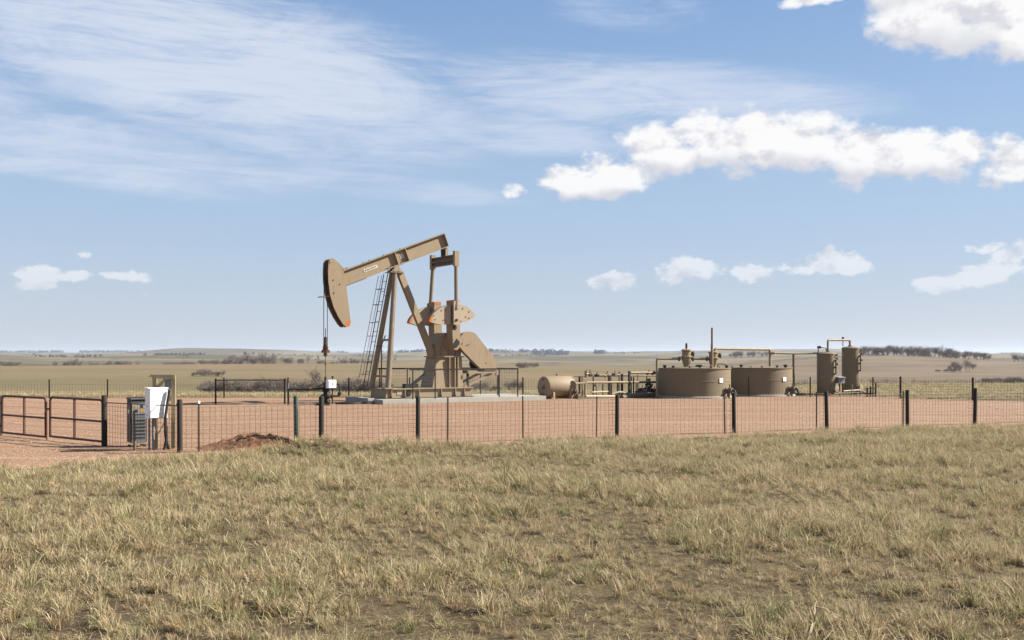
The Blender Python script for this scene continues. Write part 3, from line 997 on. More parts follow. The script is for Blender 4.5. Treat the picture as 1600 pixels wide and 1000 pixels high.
# cranks with counterweights, standing up
CY = 1.14
ctop = [(697.5, 469), (715.5, 469), (717.5, 530), (717.0, 543), (714, 546.5), (707, 547), (704, 540), (700, 500)]
cpoly = [pj(a, b, -CY - 0.12) for a, b in [(706, 469.5), (716.5, 469.5), (717.8, 505), (718.2, 532), (717, 543), (713.5, 546.8), (709, 546.5), (706.5, 540), (705.5, 505)]]
cpoly = [(a, b) for a, b in cpoly]
xa0 = min(p[0] for p in cpoly)
cw_l = [pj(a, b, -CY - 0.2) for a, b in [(671.5, 501.5), (673.5, 496), (678, 489.5), (685, 483.5), (692, 479.5), (699.5, 476.8), (705, 476.2), (705, 506), (699, 507), (691, 507.6), (684, 506.5), (677, 504.2), (673, 503)]]
cw_r = [pj(a, b, -CY - 0.2) for a, b in [(716, 475.5), (723, 476.5), (730, 479.2), (737, 484), (741.5, 489.5), (743, 493), (741.5, 496), (735, 500), (727, 503.3), (719, 505), (716, 505)]]
cw_tip = [pj(a, b, -CY - 0.2) for a, b in [(671.2, 501.5), (673.3, 495.8), (676.5, 491.5), (676.2, 498), (675, 503.8), (672.8, 503.2)]]
orange = [pj(a, b, -CY - 0.12) for a, b in [(705.8, 468.9), (716.7, 468.9), (716.8, 473.5), (705.8, 473.5)]]
WX, WZ = pj(711, 500, -CY - 0.2)
for s in (-1, 1):
    def P(mb_poly, a, b, name, m, parent):
        return part(name, MB().prism(mb_poly, min(s * a, s * b), max(s * a, s * b)), m, parent)
    cr = P(cpoly, CY - 0.46, CY + 0.20, 'crank', 'tan_paint', pump)
    tp = [(x, z) for x, z in orange]
    P(tp, CY - 0.465, CY + 0.205, 'painted_end', 'orange_paint', cr)
    P(cw_l, CY - 0.12, CY + 0.16, 'counterweight', 'pale_tan_paint', cr)
    P(cw_r, CY - 0.12, CY + 0.16, 'counterweight', 'pale_tan_paint', cr)
    P(cw_tip, CY - 0.125, CY + 0.167, 'painted_tip', 'orange_paint', cr)
    for (a, b) in [(678, 487 + 6), (690, 485), (697, 485), (693, 500), (697, 501.5), (680, 499), (723, 482), (733, 487), (728, 495), (720, 502), (733, 497)]:
        x, z = pj(a, b, -CY - 0.16)
        part('weight_bolt', MB().lathe([(0.03, 0), (0.03, 0.03)], (x, s * (CY + 0.155), z), (0, s, 0), 6), 'rust', cr)
    for (a, b, rr) in [(710.5, 504, 0.14), (710.5, 512, 0.12), (711.5, 539, 0.15)]:
        x, z = pj(a, b, -CY - 0.2)
        part('pin_hole', MB().lathe([(rr, 0), (rr, 0.02), (rr * 0.72, 0.022)], (x, s * (CY + 0.195), z), (0, s, 0), 14), 'dark_steel', cr)
    for (a, b) in [(707.5, 530.5), (714, 530)]:
        x, z = pj(a, b, -CY - 0.2)
        part('crank_bolt', MB().lathe([(0.035, 0), (0.035, 0.04)], (x, s * (CY + 0.195), z), (0, s, 0), 6), 'rust', cr)

# equaliser and pitman arms
EY = 1.22
ex_, ez_ = pj(694, 408, 0)
eq = part('equalizer', MB().box((ex_, 0, ez_), (0.26, 2 * EY, 0.09)), 'brown_pipe')
part('equalizer_web', MB().box((ex_, 0, ez_ + 0.0), (0.06, 2 * EY - 0.02, 0.42)), 'brown_pipe', eq)
part('equalizer_flange', MB().box((ex_, 0, ez_ + 0.22), (0.26, 2 * EY - 0.02, 0.04)), 'brown_pipe', eq)
part('equalizer_flange', MB().box((ex_, 0, ez_ - 0.22), (0.26, 2 * EY - 0.02, 0.04)), 'brown_pipe', eq)
tx_, tz_ = pj(695, 391, 0)
part('tail_bearing', MB().lathe([(0.08, -0.20), (0.11, -0.18), (0.11, 0.18), (0.08, 0.20)], (tx_ - 0.03, 0, (tz_ + ez_) / 2 + 0.12), (0, 1, 0), 14), 'dark_steel', eq)
for sy in (-1, 1):
    part('tail_cheek', MB().box((tx_ + 0.0, sy * 0.22, (tz_ + ez_) / 2 + 0.14), (0.16, 0.05, 0.40)), 'tan_paint', eq)
part('tail_bracket', MB().bar((tx_ - 0.06, 0, tz_ + 0.12), (ex_, 0, ez_ + 0.2), 0.34, 0.20, (1, 0, 0)), 'dark_steel', eq)
for s in (-1, 1):
    topx, topz = pj(711.5, 395, -EY - 0.1) if s < 0 else pj(677.5, 397, EY + 0.1)
    pit = part('pitman_arm', MB().tube([(ex_ + 0.0, s * (EY + 0.08), ez_ - 0.25), (WX, s * (CY + 0.33), WZ + 0.55)], 0.10, 12), 'leg_paint')
    part('upper_end', MB().bar((ex_, s * (EY + 0.08), ez_ - 0.36), (ex_, s * (EY + 0.08), ez_ + 0.42), 0.22, 0.26, (1, 0, 0)), 'tan_paint', pit)
    part('lower_end', MB().bar((WX, s * (CY + 0.33), WZ + 0.98), (WX, s * (CY + 0.33), WZ - 0.24), 0.10, 0.33, (1, 0, 0)), 'pale_tan_paint', pit)
    part('wrist_pin', MB().lathe([(0.075, 0), (0.075, 0.22), (0.05, 0.24)], (WX, s * (CY + 0.19), WZ), (0, s, 0), 14), 'wear_plate', pit)

# belt guard, motor and its platform
GY0, GY1 = -0.92, -0.60
bp = [(717.5, 536), (718.3, 530), (720.5, 525), (724, 521), (728.5, 518.6), (734, 518), (739.5, 519.3), (744, 522.5), (748, 527.5), (755, 536.5), (776, 563.5), (776.5, 577), (752, 577.3), (724, 549), (719.5, 543)]
bpl = [pj(a, b, GY0) for a, b in bp]
bg_ = part('belt_guard', MB().prism(bpl, GY0, GY1), 'tan_paint')
cxb = sum(p[0] for p in bpl) / len(bpl)
czb = sum(p[1] for p in bpl) / len(bpl)
part('guard_rim', MB().prism([(cxb + (p[0] - cxb) * 1.015, czb + (p[1] - czb) * 1.012) for p in bpl], GY0 + 0.03, GY0 + 0.06), 'tan_paint', bg_)
for (a, b) in [(732, 538), (729, 539.5), (760, 567), (722, 537)]:
    x, z = pj(a, b, GY0)
    part('bolt', MB().lathe([(0.03, 0), (0.03, 0.02)], (x, GY0, z), (0, -1, 0), 6), 'rust', bg_)
mx0, mz0 = pj(728, 583, -0.6)
mx1, _ = pj(777, 583, -0.6)
plat = part('motor_platform', MB().box(((mx0 + mx1) / 2, -0.1, mz0 + 0.06), (mx1 - mx0, 1.5, 0.16)), 'tan_paint')
for yy in (-0.7, 0.5):
    part('platform_brace', MB().bar((mx0 - 0.15, yy, SZ1), (mx1 - 0.4, yy, mz0), 0.1, 0.12), 'tan_paint', plat)
    part('platform_strut', MB().bar((mx0 + 0.05, yy, SZ1 - 0.02), (mx0 + 0.05, yy, mz0), 0.1, 0.1), 'dark_steel', plat)
part('end_lug', MB().box((mx1 - 0.12, -0.80, mz0 + 0.02), (0.2, 0.12, 0.28)), 'tan_paint', plat)
mo = part('motor', MB().lathe([(0.02, -0.4), (0.30, -0.36), (0.32, -0.2), (0.32, 0.35), (0.24, 0.42), (0.02, 0.44)], ((mx0 + mx1) / 2 + 0.05, -0.05, mz0 + 0.50), (0, 1, 0), 20), 'dark_steel', plat)
part('motor_feet', MB().box(((mx0 + mx1) / 2 + 0.05, -0.05, mz0 + 0.18), (0.55, 0.6, 0.10)), 'dark_steel', plat)
# brake lever and linkage at the front of the pedestal
bxx, bzz = pj(657, 602, -0.5)
part('brake_lever', MB().bar((bxx - 0.55, -0.5, SZ1 + 0.12), (bxx + 0.3, -0.5, SZ1 + 0.72), 0.10, 0.16), 'dark_steel')
part('brake_box', MB().box((bxx - 0.55, -0.45, SZ1 + 0.11), (0.75, 0.35, 0.22)), 'dark_steel')
part('conduit_pipe', MB().tube(path((SX0 + 0.35, 0.3, SZ1), (SX0 + 0.35, 0.3, SZ1 + 2.2), (SX0 + 0.55, 0.25, SZ1 + 2.7), r=0.15), 0.03, 6), 'dark_steel')

# guard railing round the gear side of the pump
rail = empty('guard_railing', PO, PA)
tag(rail, 'black pipe guard railing with mesh panels around the pump jack base', 'railing')


def lpx(px, y):
    return pj(px, 600, y)[0]


RY0, RY1 = -1.85, 2.1
RZ = pj(700, 577, RY0)[1]
ra, rb = lpx(626, RY0), lpx(809, RY0)
fpx = [645, 680, 726, 768, 809]
part('top_rail', MB().bar((lpx(640, RY0), RY0, RZ), (rb, RY0, RZ), 0.055, 0.07), 'dark_steel', rail)
part('top_rail', MB().bar((rb, RY0, RZ - 0.001), (rb, RY1, RZ - 0.001), 0.055, 0.07), 'dark_steel', rail)
part('top_rail', MB().bar((rb, RY1, RZ), (lpx(645, RY0) - 0.1, RY1, RZ), 0.055, 0.07), 'dark_steel', rail)
for a in (645, 680, 780, 809):
    x = lpx(a, RY0)
    part('post', MB().bar((x, RY0, SLAB_Z), (x, RY0, RZ), 0.05, 0.05), 'dark_steel', rail)
for x in (lpx(645, RY0), lpx(690, RY0), lpx(735, RY0), lpx(775, RY0), rb):
    part('post', MB().bar((x, RY1, SLAB_Z), (x, RY1, RZ), 0.05, 0.05), 'dark_steel', rail)
part('post', MB().bar((rb, 0.2, SLAB_Z), (rb, 0.2, RZ), 0.05, 0.05), 'dark_steel', rail)


def wire_panel(a, b, z0, z1, sx, sz, r, wob=0.0, za=0.0, zb=0.0):
    """wires of a mesh panel between plan points a and b"""
    a, b = Vector((a[0], a[1], 0)), Vector((b[0], b[1], 0))
    L = (b - a).length
    d = (b - a) / L
    nrm = Vector((-d.y, d.x, 0))
    m = MB()
    tri = [(0.0, 1.0), (-0.87, -0.5), (0.87, -0.5)]

    def wire(p, q, u, w):
        vs = [p + (u * t[0] + w * t[1]) * r for t in tri] + [q + (u * t[0] + w * t[1]) * r for t in tri]
        m.add(vs, [(0, 1, 4, 3), (1, 2, 5, 4), (2, 0, 3, 5)])
    n = max(1, int(L / sx))
    for i in range(n + 1):
        f = i / n
        j = (random.random() - 0.5) * wob
        e = za + (zb - za) * f
        p = a + d * (L * f + j) + Vector((0, 0, z0 + e))
        q = a + d * (L * f + j + (random.random() - 0.5) * wob) + Vector((0, 0, z1 + e))
        wire(p, q, d, nrm)
    k = max(1, int(round((z1 - z0) / sz)))
    up = Vector((0, 0, 1))
    for i in range(k + 1):
        z = z0 + (z1 - z0) * i / k
        seg = 4
        prev = None
        for s in range(seg + 1):
            f = s / seg
            off = nrm * 0.004 + Vector((0, 0, z + za + (zb - za) * f - (wob * 0.9 * math.sin(math.pi * f) * (0.4 + random.random()) if wob else 0)))
            p = a + d * (L * f) + off
            if prev is not None:
                wire(prev, p, nrm, up)
            prev = p
    return m


for (a, b) in [((lpx(645, RY0), RY0), (lpx(680, RY0), RY0)), ((lpx(680, RY0), RY0), (lpx(780, RY0), RY0)), ((lpx(780, RY0), RY0), (rb, RY0)),
               ((rb, RY0), (rb, RY1)), ((lpx(645, RY0), RY1), (rb, RY1))]:
    w = wire_panel(a, b, SLAB_Z + 0.08, RZ - 0.05, 0.16, 0.16, 0.0035).build('wire_mesh', 'dark_wire', rail, smooth=False)
    w['kind'] = 'stuff'

# ------------------------------------------------------------------ wellhead
wh = empty('wellhead', PO, PA)
tag(wh, 'dark stacked wellhead valves below the polished rod', 'wellhead')
part('casing_head', MB().lathe([(0.22, 0.0), (0.22, 0.10), (0.13, 0.12), (0.13, 0.34), (0.22, 0.36), (0.22, 0.44), (0.11, 0.46), (0.11, 0.62), (0.18, 0.64), (0.18, 0.70), (0.09, 0.72)], (0, 0, 0), n=16), 'dark_steel', wh)
part('pumping_tee', MB().lathe([(0.09, 0.72), (0.15, 0.74), (0.15, 0.84), (0.10, 0.88), (0.10, 0.98), (0.14, 1.0), (0.14, 1.08), (0.06, 1.12), (0.06, 1.34), (0.04, 1.38)], (0, 0, 0), n=16), 'dark_steel', wh)
for yy, z in ((-0.3, 0.40), (0.3, 0.40)):
    v = part('casing_valve', MB().lathe([(0.06, 0), (0.06, 0.1), (0.11, 0.12), (0.11, 0.26), (0.06, 0.28), (0.06, 0.42)], (0, yy * 0.4, z), (0, math.copysign(1, yy), 0), 12), 'dark_steel', wh)
    part('hand_wheel', MB().lathe([(0.02, 0), (0.02, 0.16), (0.12, 0.17), (0.12, 0.19), (0.02, 0.2)], (0, yy * 1.05, z), (1, 0, 0), 12), 'rust', v)
fl = part('flow_line', MB().tube(path((0.1, 0.1, 0.78), (-1.72, 0.5, 0.78), (-1.72, 0.5, 0.02), r=0.10), 0.05, 10), 'dark_steel', wh)
part('riser', MB().tube([(-1.72, 0.5, 0.74), (-1.72, 0.5, 1.05)], 0.025, 8), 'galvanised', fl)
part('coupling', MB().lathe([(0.075, 0), (0.075, 0.14)], (-0.62, 0.26, 0.78), (-1, 0.22, 0), 12), 'rust', fl)
part('pressure_pipe', MB().tube(path((0.0, -0.2, 0.42), (0.55, -0.45, 0.42), (0.55, -0.45, 1.0), (0.2, -0.2, 1.0), r=0.1), 0.04, 8), 'dark_steel', wh)
part('pressure_valve', MB().lathe([(0.05, 0), (0.10, 0.02), (0.10, 0.14), (0.05, 0.16)], (0.55, -0.45, 0.45), (0, 0, 1), 10), 'dark_steel', wh)
part('surface_hose', MB().tube(path((0.4, -0.3, 0.05), (1.0, -0.8, 0.06), (2.0, -0.6, 0.06), (2.5, -1.4, 0.06), r=0.4), 0.04, 8), 'dark_steel', wh)
part('surface_hose', MB().tube(path((-0.2, -0.3, 0.05), (-0.9, -0.9, 0.07), (-0.3, -1.3, 0.05), r=0.3), 0.05, 8), 'dark_steel', wh)

jb = empty('control_box', (PO.x + 0.30, PO.y - 0.15, 0), R(36))
tag(jb, 'small white control box on a thin post beside the wellhead', 'control box')
bz = gz(600, 49)
part('housing', MB().box((0, 0, bz), (0.42, 0.28, 0.40)), 'white_paint', jb)
part('door', MB().box((0, -0.15, bz), (0.38, 0.02, 0.36)), 'white_paint', jb)
part('mark', MB().box((0.0, -0.163, bz), (0.05, 0.006, 0.10)), 'print_red', jb)
part('post', MB().tube([(0.16, 0.17, 0.0), (0.16, 0.17, bz + 0.3)], 0.03, 8), 'dark_steel', jb)
part('antenna_cap', MB().lathe([(0.05, 0), (0.06, 0.02), (0.05, 0.09)], (0.16, 0.17, bz + 0.3), n=10), 'dark_steel', jb)
part('conduit', MB().tube([(-0.1, 0.0, 0.0), (-0.1, 0.0, bz - 0.2)], 0.025, 6), 'dark_steel', jb)

hb = empty('pipe_barrier', (gx(391, 49.2), 49.2, 0))
tag(hb, 'dark pipe barrier frame standing left of the wellhead', 'barrier')
xl, xr = gx(337, 49.2) - gx(391, 49.2), gx(445, 49.2) - gx(391, 49.2)
ztp = gz(592, 49.2)
for x in (xl, xr):
    part('post', MB().tube([(x, 0, 0), (x, 0, ztp + 0.02)], 0.045, 10), 'post_steel', hb)
part('top_rail', MB().tube([(xl, 0, ztp - 0.06), (xr, 0, ztp - 0.06)], 0.024, 8), 'post_steel', hb)

# ------------------------------------------------------------------ tanks and pipework
EXD = Vector((PC, PS, 0))
EYD = Vector((-PS, PC, 0))
HA = R(35)
hd = 56.0
ht = empty('horizontal_tank', (gx(870, hd), hd, 0), HA)
tag(ht, 'small tan horizontal drum tank lying on short legs', 'tank')
HR, HL = 0.60, 1.85
hz = gz(604.5, hd - 0.4)
part('shell', MB().lathe([(0.02, -HL / 2), (HR * 0.6, -HL / 2 - 0.01), (HR - 0.02, -HL / 2), (HR, -HL / 2 + 0.03), (HR, HL / 2 - 0.03), (HR - 0.03, HL / 2), (HR * 0.6, HL / 2 + 0.06), (0.02, HL / 2 + 0.08)], (0, 0, hz), (1, 0, 0), 48), 'tan_paint', ht)
for sx in (-0.62, 0.55):
    for sy in (-1, 1):
        part('leg', MB().box((sx, sy * (HR - 0.05), hz / 2 - 0.14), (0.10, 0.06, hz - 0.28)), 'pale_tan_paint', ht)
    part('cradle', MB().box((sx, 0, hz - HR - 0.03), (0.12, 0.9, 0.10)), 'tan_paint', ht)
part('fill_nozzle', MB().lathe([(0.05, 0), (0.05, 0.10), (0.08, 0.11), (0.08, 0.14)], (0.02, 0, hz + HR - 0.02), n=12), 'tan_paint', ht)
for (yy, zz, rr) in [(0.0, -0.02, 0.10), (0.02, -0.40, 0.06), (0.0, 0.40, 0.04)]:
    part('end_fitting', MB().lathe([(rr, 0), (rr, 0.06), (rr * 0.6, 0.09)], (-HL / 2, yy, hz + zz), (-1, 0, 0), 10), 'brown_pipe', ht)
part('drain_pipe', MB().tube(path((-HL / 2 - 0.02, 0.02, hz - 0.40), (-HL / 2 - 0.5, 0.02, 0.12), (-HL / 2 - 2.4, -0.5, 0.08), r=0.2), 0.04, 8), 'brown_pipe', ht)

# manifold between the drum and the storage tanks
MO = Vector((gx(903, 55.2), 55.2, 0))
mani = empty('pipe_manifold', MO, HA)
tag(mani, 'tan pipe manifold with valves and uprights between drum and storage tanks', 'pipework')
MC, MS = math.cos(HA), math.sin(HA)


def mpt(px, py, y=0.0):
    u = (px - 800) / F
    x = (u * (MO.y + y * MC) - MO.x + y * MS) / (MC - u * MS)
    return (x, y, gz(py, MO.y + x * MS + y * MC))


part('pipe', MB().tube(path(mpt(914, 617), mpt(914.5, 597.5), mpt(1024, 597.0), r=0.16), 0.062, 10), 'pipe_paint', mani)
part('pipe', MB().tube([mpt(899, 599), mpt(914, 598.6)], 0.045, 8), 'pipe_paint', mani)
part('pipe', MB().tube(path(mpt(915, 619.5, -0.3), mpt(972, 619.5, -0.3), mpt(974, 623, -0.3), r=0.1), 0.085, 10), 'pale_tan_paint', mani)
part('pipe', MB().tube([mpt(985, 582.5, 0.3), mpt(1010, 582.2, 0.3), mpt(1027, 583, 0.3)], 0.065, 10), 'pipe_paint', mani)
part('pipe', MB().tube([mpt(936, 586.5, 0.5), mpt(985, 585, 0.5)], 0.055, 8), 'brown_pipe', mani)
part('pipe', MB().tube([mpt(925, 613, 0.1), mpt(950, 612, 0.1)], 0.05, 8), 'pale_tan_paint', mani)
part('pipe', MB().tube(path(mpt(956, 616, 0.0), mpt(968, 612, 0.0), mpt(990, 617, 0.0), r=0.3), 0.06, 8), 'pipe_paint', mani)
part('header_pipe', MB().tube(path(mpt(972, 621.5, -0.5), mpt(994, 617.5, -0.5), mpt(1030, 617.5, -0.5), r=0.3), 0.15, 12), 'brown_pipe', mani)
part('header_pipe', MB().tube(path(mpt(1030, 617.5, -0.5), mpt(1074, 616.8, -0.5), mpt(1075, 624, -0.5), r=0.15), 0.085, 12), 'pale_tan_paint', mani)
part('flange', MB().lathe([(0.19, 0), (0.19, 0.06)], mpt(1030, 617.5, -0.5), (1, 0, 0), 14), 'pipe_paint', mani)
el_ = part('elbow_valve', MB().lathe([(0.10, 0), (0.14, 0.03), (0.14, 0.16), (0.07, 0.2), (0.07, 0.3)], mpt(1072, 617, -0.5), (-0.4, 0, 1), 12), 'pipe_paint', mani)
part('skid_rail', MB().bar(mpt(902, 622.5, -0.4), mpt(1072, 622.0, -0.4), 0.1, 0.1), 'brown_pipe', mani)
part('hand_rail', MB().bar(mpt(897, 588.7, 0.9), mpt(1026, 588.2, 0.9), 0.035, 0.035), 'dark_steel', mani)
for (px, top, bot, w, y, m_) in [(905.5, 588, 611, 0.08, 0.6, 'dark_steel'), (910, 587.5, 621, 0.07, 0.4, 'brown_pipe'), (927, 588, 611, 0.06, 0.8, 'dark_steel'),
                                 (951.5, 587, 612, 0.09, 0.6, 'brown_pipe'), (955, 587, 600, 0.07, 0.5, 'brown_pipe'), (965, 598, 612, 0.06, 0.2, 'dark_steel'),
                                 (972, 584, 613, 0.10, 0.2, 'dark_steel'), (983.2, 579.5, 616, 0.10, 0.1, 'dark_steel'), (986.5, 588, 612, 0.05, 0.6, 'dark_steel'),
                                 (996.7, 585, 598, 0.05, 0.3, 'brown_pipe'), (1010.5, 588, 600, 0.05, 0.4, 'dark_steel'), (968, 580.5, 586, 0.08, 0.5, 'brown_pipe'),
                                 (942, 600, 613, 0.05, 0.7, 'dark_steel'), (994, 598, 612, 0.05, 0.3, 'brown_pipe'), (932, 601, 613, 0.05, 0.5, 'brown_pipe')]:
    a, b = mpt(px, bot, y), mpt(px, top, y)
    part('upright', MB().bar((a[0], a[1], 0.02), b, w, w), m_, mani)
rv = random.Random(5)
for (px, py) in [(916, 584.5), (921, 584.8), (932, 586.5), (948, 586), (960, 585), (1013, 583), (1021, 583), (996, 612), (1003, 609), (1008, 611), (1012, 607), (1016, 604), (1018, 610), (1022, 609), (1025, 613), (1010, 614), (1002, 614),
                 (900, 616), (903, 619), (899, 620), (930, 602), (1012, 600), (1014, 597)]:
    a = mpt(px, py, rv.uniform(0.0, 0.6))
    ax = rv.choice([(1, 0, 0), (0, 1, 0), (0, 0, 1), (1, 0, 0.5)])
    s = rv.uniform(0.7, 1.15)
    vv = part('valve', MB().lathe([(0.05 * s, -0.18 * s), (0.10 * s, -0.17 * s), (0.10 * s, -0.10 * s), (0.07 * s, -0.08 * s), (0.11 * s, 0), (0.07 * s, 0.08 * s), (0.10 * s, 0.10 * s), (0.10 * s, 0.17 * s), (0.05 * s, 0.18 * s)], a, ax, 10),
              rv.choice(['brown_pipe', 'dark_steel', 'pipe_paint']), mani)
    part('stem', MB().tube([a, (a[0] + 0.05, a[1], a[2] + 0.24 * s)], 0.025, 6), 'dark_steel', vv)
for (pa, pb) in [((996, 612), (1022, 609)), ((1003, 614), (1020, 600)), ((1008, 611), (1026, 613)), ((898, 616), (905, 621))]:
    part('branch_pipe', MB().tube([mpt(*pa, 0.25), mpt(*pb, 0.25)], 0.045, 8), 'brown_pipe', mani)

# storage tanks
TR, TH = 2.08, 1.70


def storage_tank(name, px, d, label, seed):
    root = empty(name, (gx(px, d), d, 0))
    tag(root, label, 'tank')
    part('shell', MB().lathe([(TR, 0.06), (TR, 0.94), (TR + 0.012, 0.95), (TR + 0.012, 0.985), (TR, 0.995), (TR, TH - 0.05), (TR + 0.04, TH - 0.05), (TR + 0.04, TH), (TR, TH + 0.002)], n=96), 'tank_paint', root)
    part('roof', MB().lathe([(TR + 0.03, TH + 0.004), (TR * 0.5, TH + 0.06), (0.05, TH + 0.10)], n=64), 'tank_paint', root)
    part('base_ring', MB().lathe([(TR + 0.16, 0.0), (TR + 0.16, 0.10), (TR + 0.05, 0.12)], n=64), 'concrete', root)
    a = R(-90 + 42)
    dr = Vector((math.cos(a), math.sin(a), 0))
    ra_ = random.Random(seed)
    # outlet valve
    va = R(-90 + 58 - 10)
    vd = Vector((math.cos(va), math.sin(va), 0))
    p = vd * TR + Vector((0, 0, 0.45))
    ov = part('outlet_valve', MB().lathe([(0.10, 0), (0.17, 0.02), (0.17, 0.08), (0.10, 0.1), (0.14, 0.16), (0.14, 0.32), (0.16, 0.33), (0.16, 0.4)], p, vd, 14), 'brown_pipe', root)
    part('valve_stem', MB().tube([p + vd * 0.24, p + vd * 0.24 + Vector((0, 0, 0.34))], 0.04, 8), 'brown_pipe', ov)
    q = p + vd * 0.36
    part('spout', MB().tube(path(q, q + vd * 0.18, q + vd * 0.30 - Vector((0, 0, 0.28)), r=0.1), 0.07, 8), 'dark_steel', ov)
    part('support', MB().bar(p + vd * 0.16 + Vector((0, 0, -0.45)), p + vd * 0.16, 0.16, 0.1), 'brown_pipe', ov)
    # placard
    pa_ = R(-90 + 47 - 12)
    pd = Vector((math.cos(pa_), math.sin(pa_), 0))
    M = Matrix.Translation(pd * (TR + 0.03) + Vector((0, 0, 1.02))) @ Matrix.Rotation(pa_, 4, 'Z')
    pl = part('placard', MB(M).box((0, 0, 0), (0.02, 0.26, 0.24)), 'white_paint', root)
    part('lettering', MB(M).box((0.013, -0.06, 0.03), (0.006, 0.03, 0.07)).box((0.013, 0.03, 0.03), (0.006, 0.07, 0.02)).box((0.013, 0.02, -0.04), (0.006, 0.10, 0.015)), 'print_grey', pl)
    # roof fittings
    for k in range(7):
        t = R(-90) + (k - 3) * 0.38 + ra_.uniform(-0.1, 0.1)
        rr = TR * ra_.uniform(0.8, 0.95)
        c = (math.cos(t) * rr, math.sin(t) * rr, TH + 0.01)
        s = ra_.uniform(0.6, 1.2)
        part('roof_fitting', MB().lathe([(0.07 * s, 0), (0.07 * s, 0.08 * s), (0.11 * s, 0.09 * s), (0.11 * s, 0.13 * s), (0.05 * s, 0.16 * s)], c, n=10), ra_.choice(['brown_pipe', 'dark_steel', 'pipe_paint']), root)
    return root


T1 = storage_tank('storage_tank', 1084.5, 57.6, 'squat round tan storage tank with valve pots and tall vent on top', 1)
T2 = storage_tank('storage_tank', 1182.5, 60.2, 'squat round tan storage tank with plain roof, nearer the upright vessels', 2)

# fittings on top of the first tank
tp1 = Vector(T1.location)


def at1(px, py, dy=0.0):
    d = tp1.y + dy
    return Vector((gx(px, d), d, gz(py, d))) - tp1


for (px, top, name) in [(1072.5, 545, 'valve_pot'), (1114.5, 548.5, 'valve_pot')]:
    b = at1(px, 575, -0.5)
    hgt_ = at1(px, top, -0.5).z
    z0 = TH + 0.03
    Hh = hgt_ - z0
    vp = part(name, MB().lathe([(0.16, 0), (0.16, 0.12 * Hh), (0.20, 0.2 * Hh), (0.27, 0.42 * Hh), (0.27, 0.52 * Hh), (0.33, 0.54 * Hh), (0.33, 0.60 * Hh), (0.25, 0.62 * Hh), (0.25, 0.86 * Hh), (0.30, 0.88 * Hh), (0.30, 0.95 * Hh), (0.15, Hh)], (b.x, b.y, z0), n=18), 'pipe_paint', T1)
    part('side_port', MB().lathe([(0.10, 0.2), (0.10, 0.36), (0.16, 0.37), (0.16, 0.43), (0.10, 0.45)], (b.x, b.y, z0 + 0.74 * Hh), (1, 0.1, 0), 12), 'brown_pipe', vp)
    if px < 1090:
        part('cap_stem', MB().tube([(b.x, b.y, hgt_ - 0.02), (b.x, b.y, hgt_ + 0.32)], 0.06, 8), 'dark_steel', vp)
va_ = at1(1112.5, 575, -0.9)
vt_ = at1(1112.5, 512, -0.9)
vpp = part('vent_pipe', MB().tube([(va_.x, va_.y, TH), vt_], 0.055, 10), 'brown_pipe', T1)
part('sleeve', MB().tube([(va_.x, va_.y, TH), at1(1112.5, 538, -0.9)], 0.075, 10), 'pipe_paint', vpp)
part('down_pipe', MB().tube(path(at1(1064, 560.5, -0.5), at1(1026.5, 560.5, -0.9), Vector((at1(1026.5, 600, -0.9).x, at1(1026.5, 600, -0.9).y, 0.02)), r=0.12), 0.07, 10), 'pipe_paint', T1)
part('link_pipe', MB().tube([at1(1080, 560.5, -0.5), at1(1109, 561, -0.5)], 0.065, 10), 'pipe_paint', T1)
for px in (1061, 1082.5, 1104.5):
    part('flange', MB().lathe([(0.14, -0.04), (0.14, 0.04)], at1(px, 560.7, -0.5), (1, 0, 0), 14), 'brown_pipe', T1)
part('walkway_rail', MB().tube(path(at1(1121, 576, -0.2), at1(1121, 568.5, -0.2), at1(1134, 569, -0.2), at1(1139, 576, -0.2), r=0.1), 0.03, 8), 'brown_pipe', T1)
part('hatch', MB().lathe([(0.16, 0), (0.16, 0.12), (0.20, 0.13), (0.20, 0.17), (0.08, 0.2)], (at1(1092, 575, -0.6).x, -0.6, TH), n=14), 'brown_pipe', T1)

ov = empty('overhead_pipeline', (0, 0, 0))
tag(ov, 'tan overhead pipe running from the first tank to the upright vessels', 'pipework')
dA, dB, dC = 57.1, 59.6, 60.4


def wp(px, py, d):
    return (gx(px, d), d, gz(py, d))


part('pipe', MB().tube(path(wp(1116.5, 552, dA), wp(1117, 545, dA), wp(1203, 546, dB), (gx(1203, dB), dB, TH + 0.06), r=0.14), 0.075, 10), 'pipe_paint', ov)
part('pipe', MB().tube([wp(1206, 551.5, dB), wp(1240, 552.5, dC - 0.4), wp(1278, 552, dC)], 0.055, 10), 'pipe_paint', ov)
part('support_post', MB().tube([(gx(1240, dC - 0.4), dC - 0.4, 0), wp(1240, 553, dC - 0.4)], 0.075, 10), 'brown_pipe', ov)
part('base_pipe', MB().tube([(gx(1240, dC - 0.4), dC - 0.4, 0.10), (gx(1298, 59), 59.0, 0.10)], 0.07, 8), 'brown_pipe', ov)
part('tee', MB().lathe([(0.10, -0.12), (0.10, 0.12)], wp(1206, 551.5, dB), (1, 0, 0), 12), 'pipe_paint', ov)


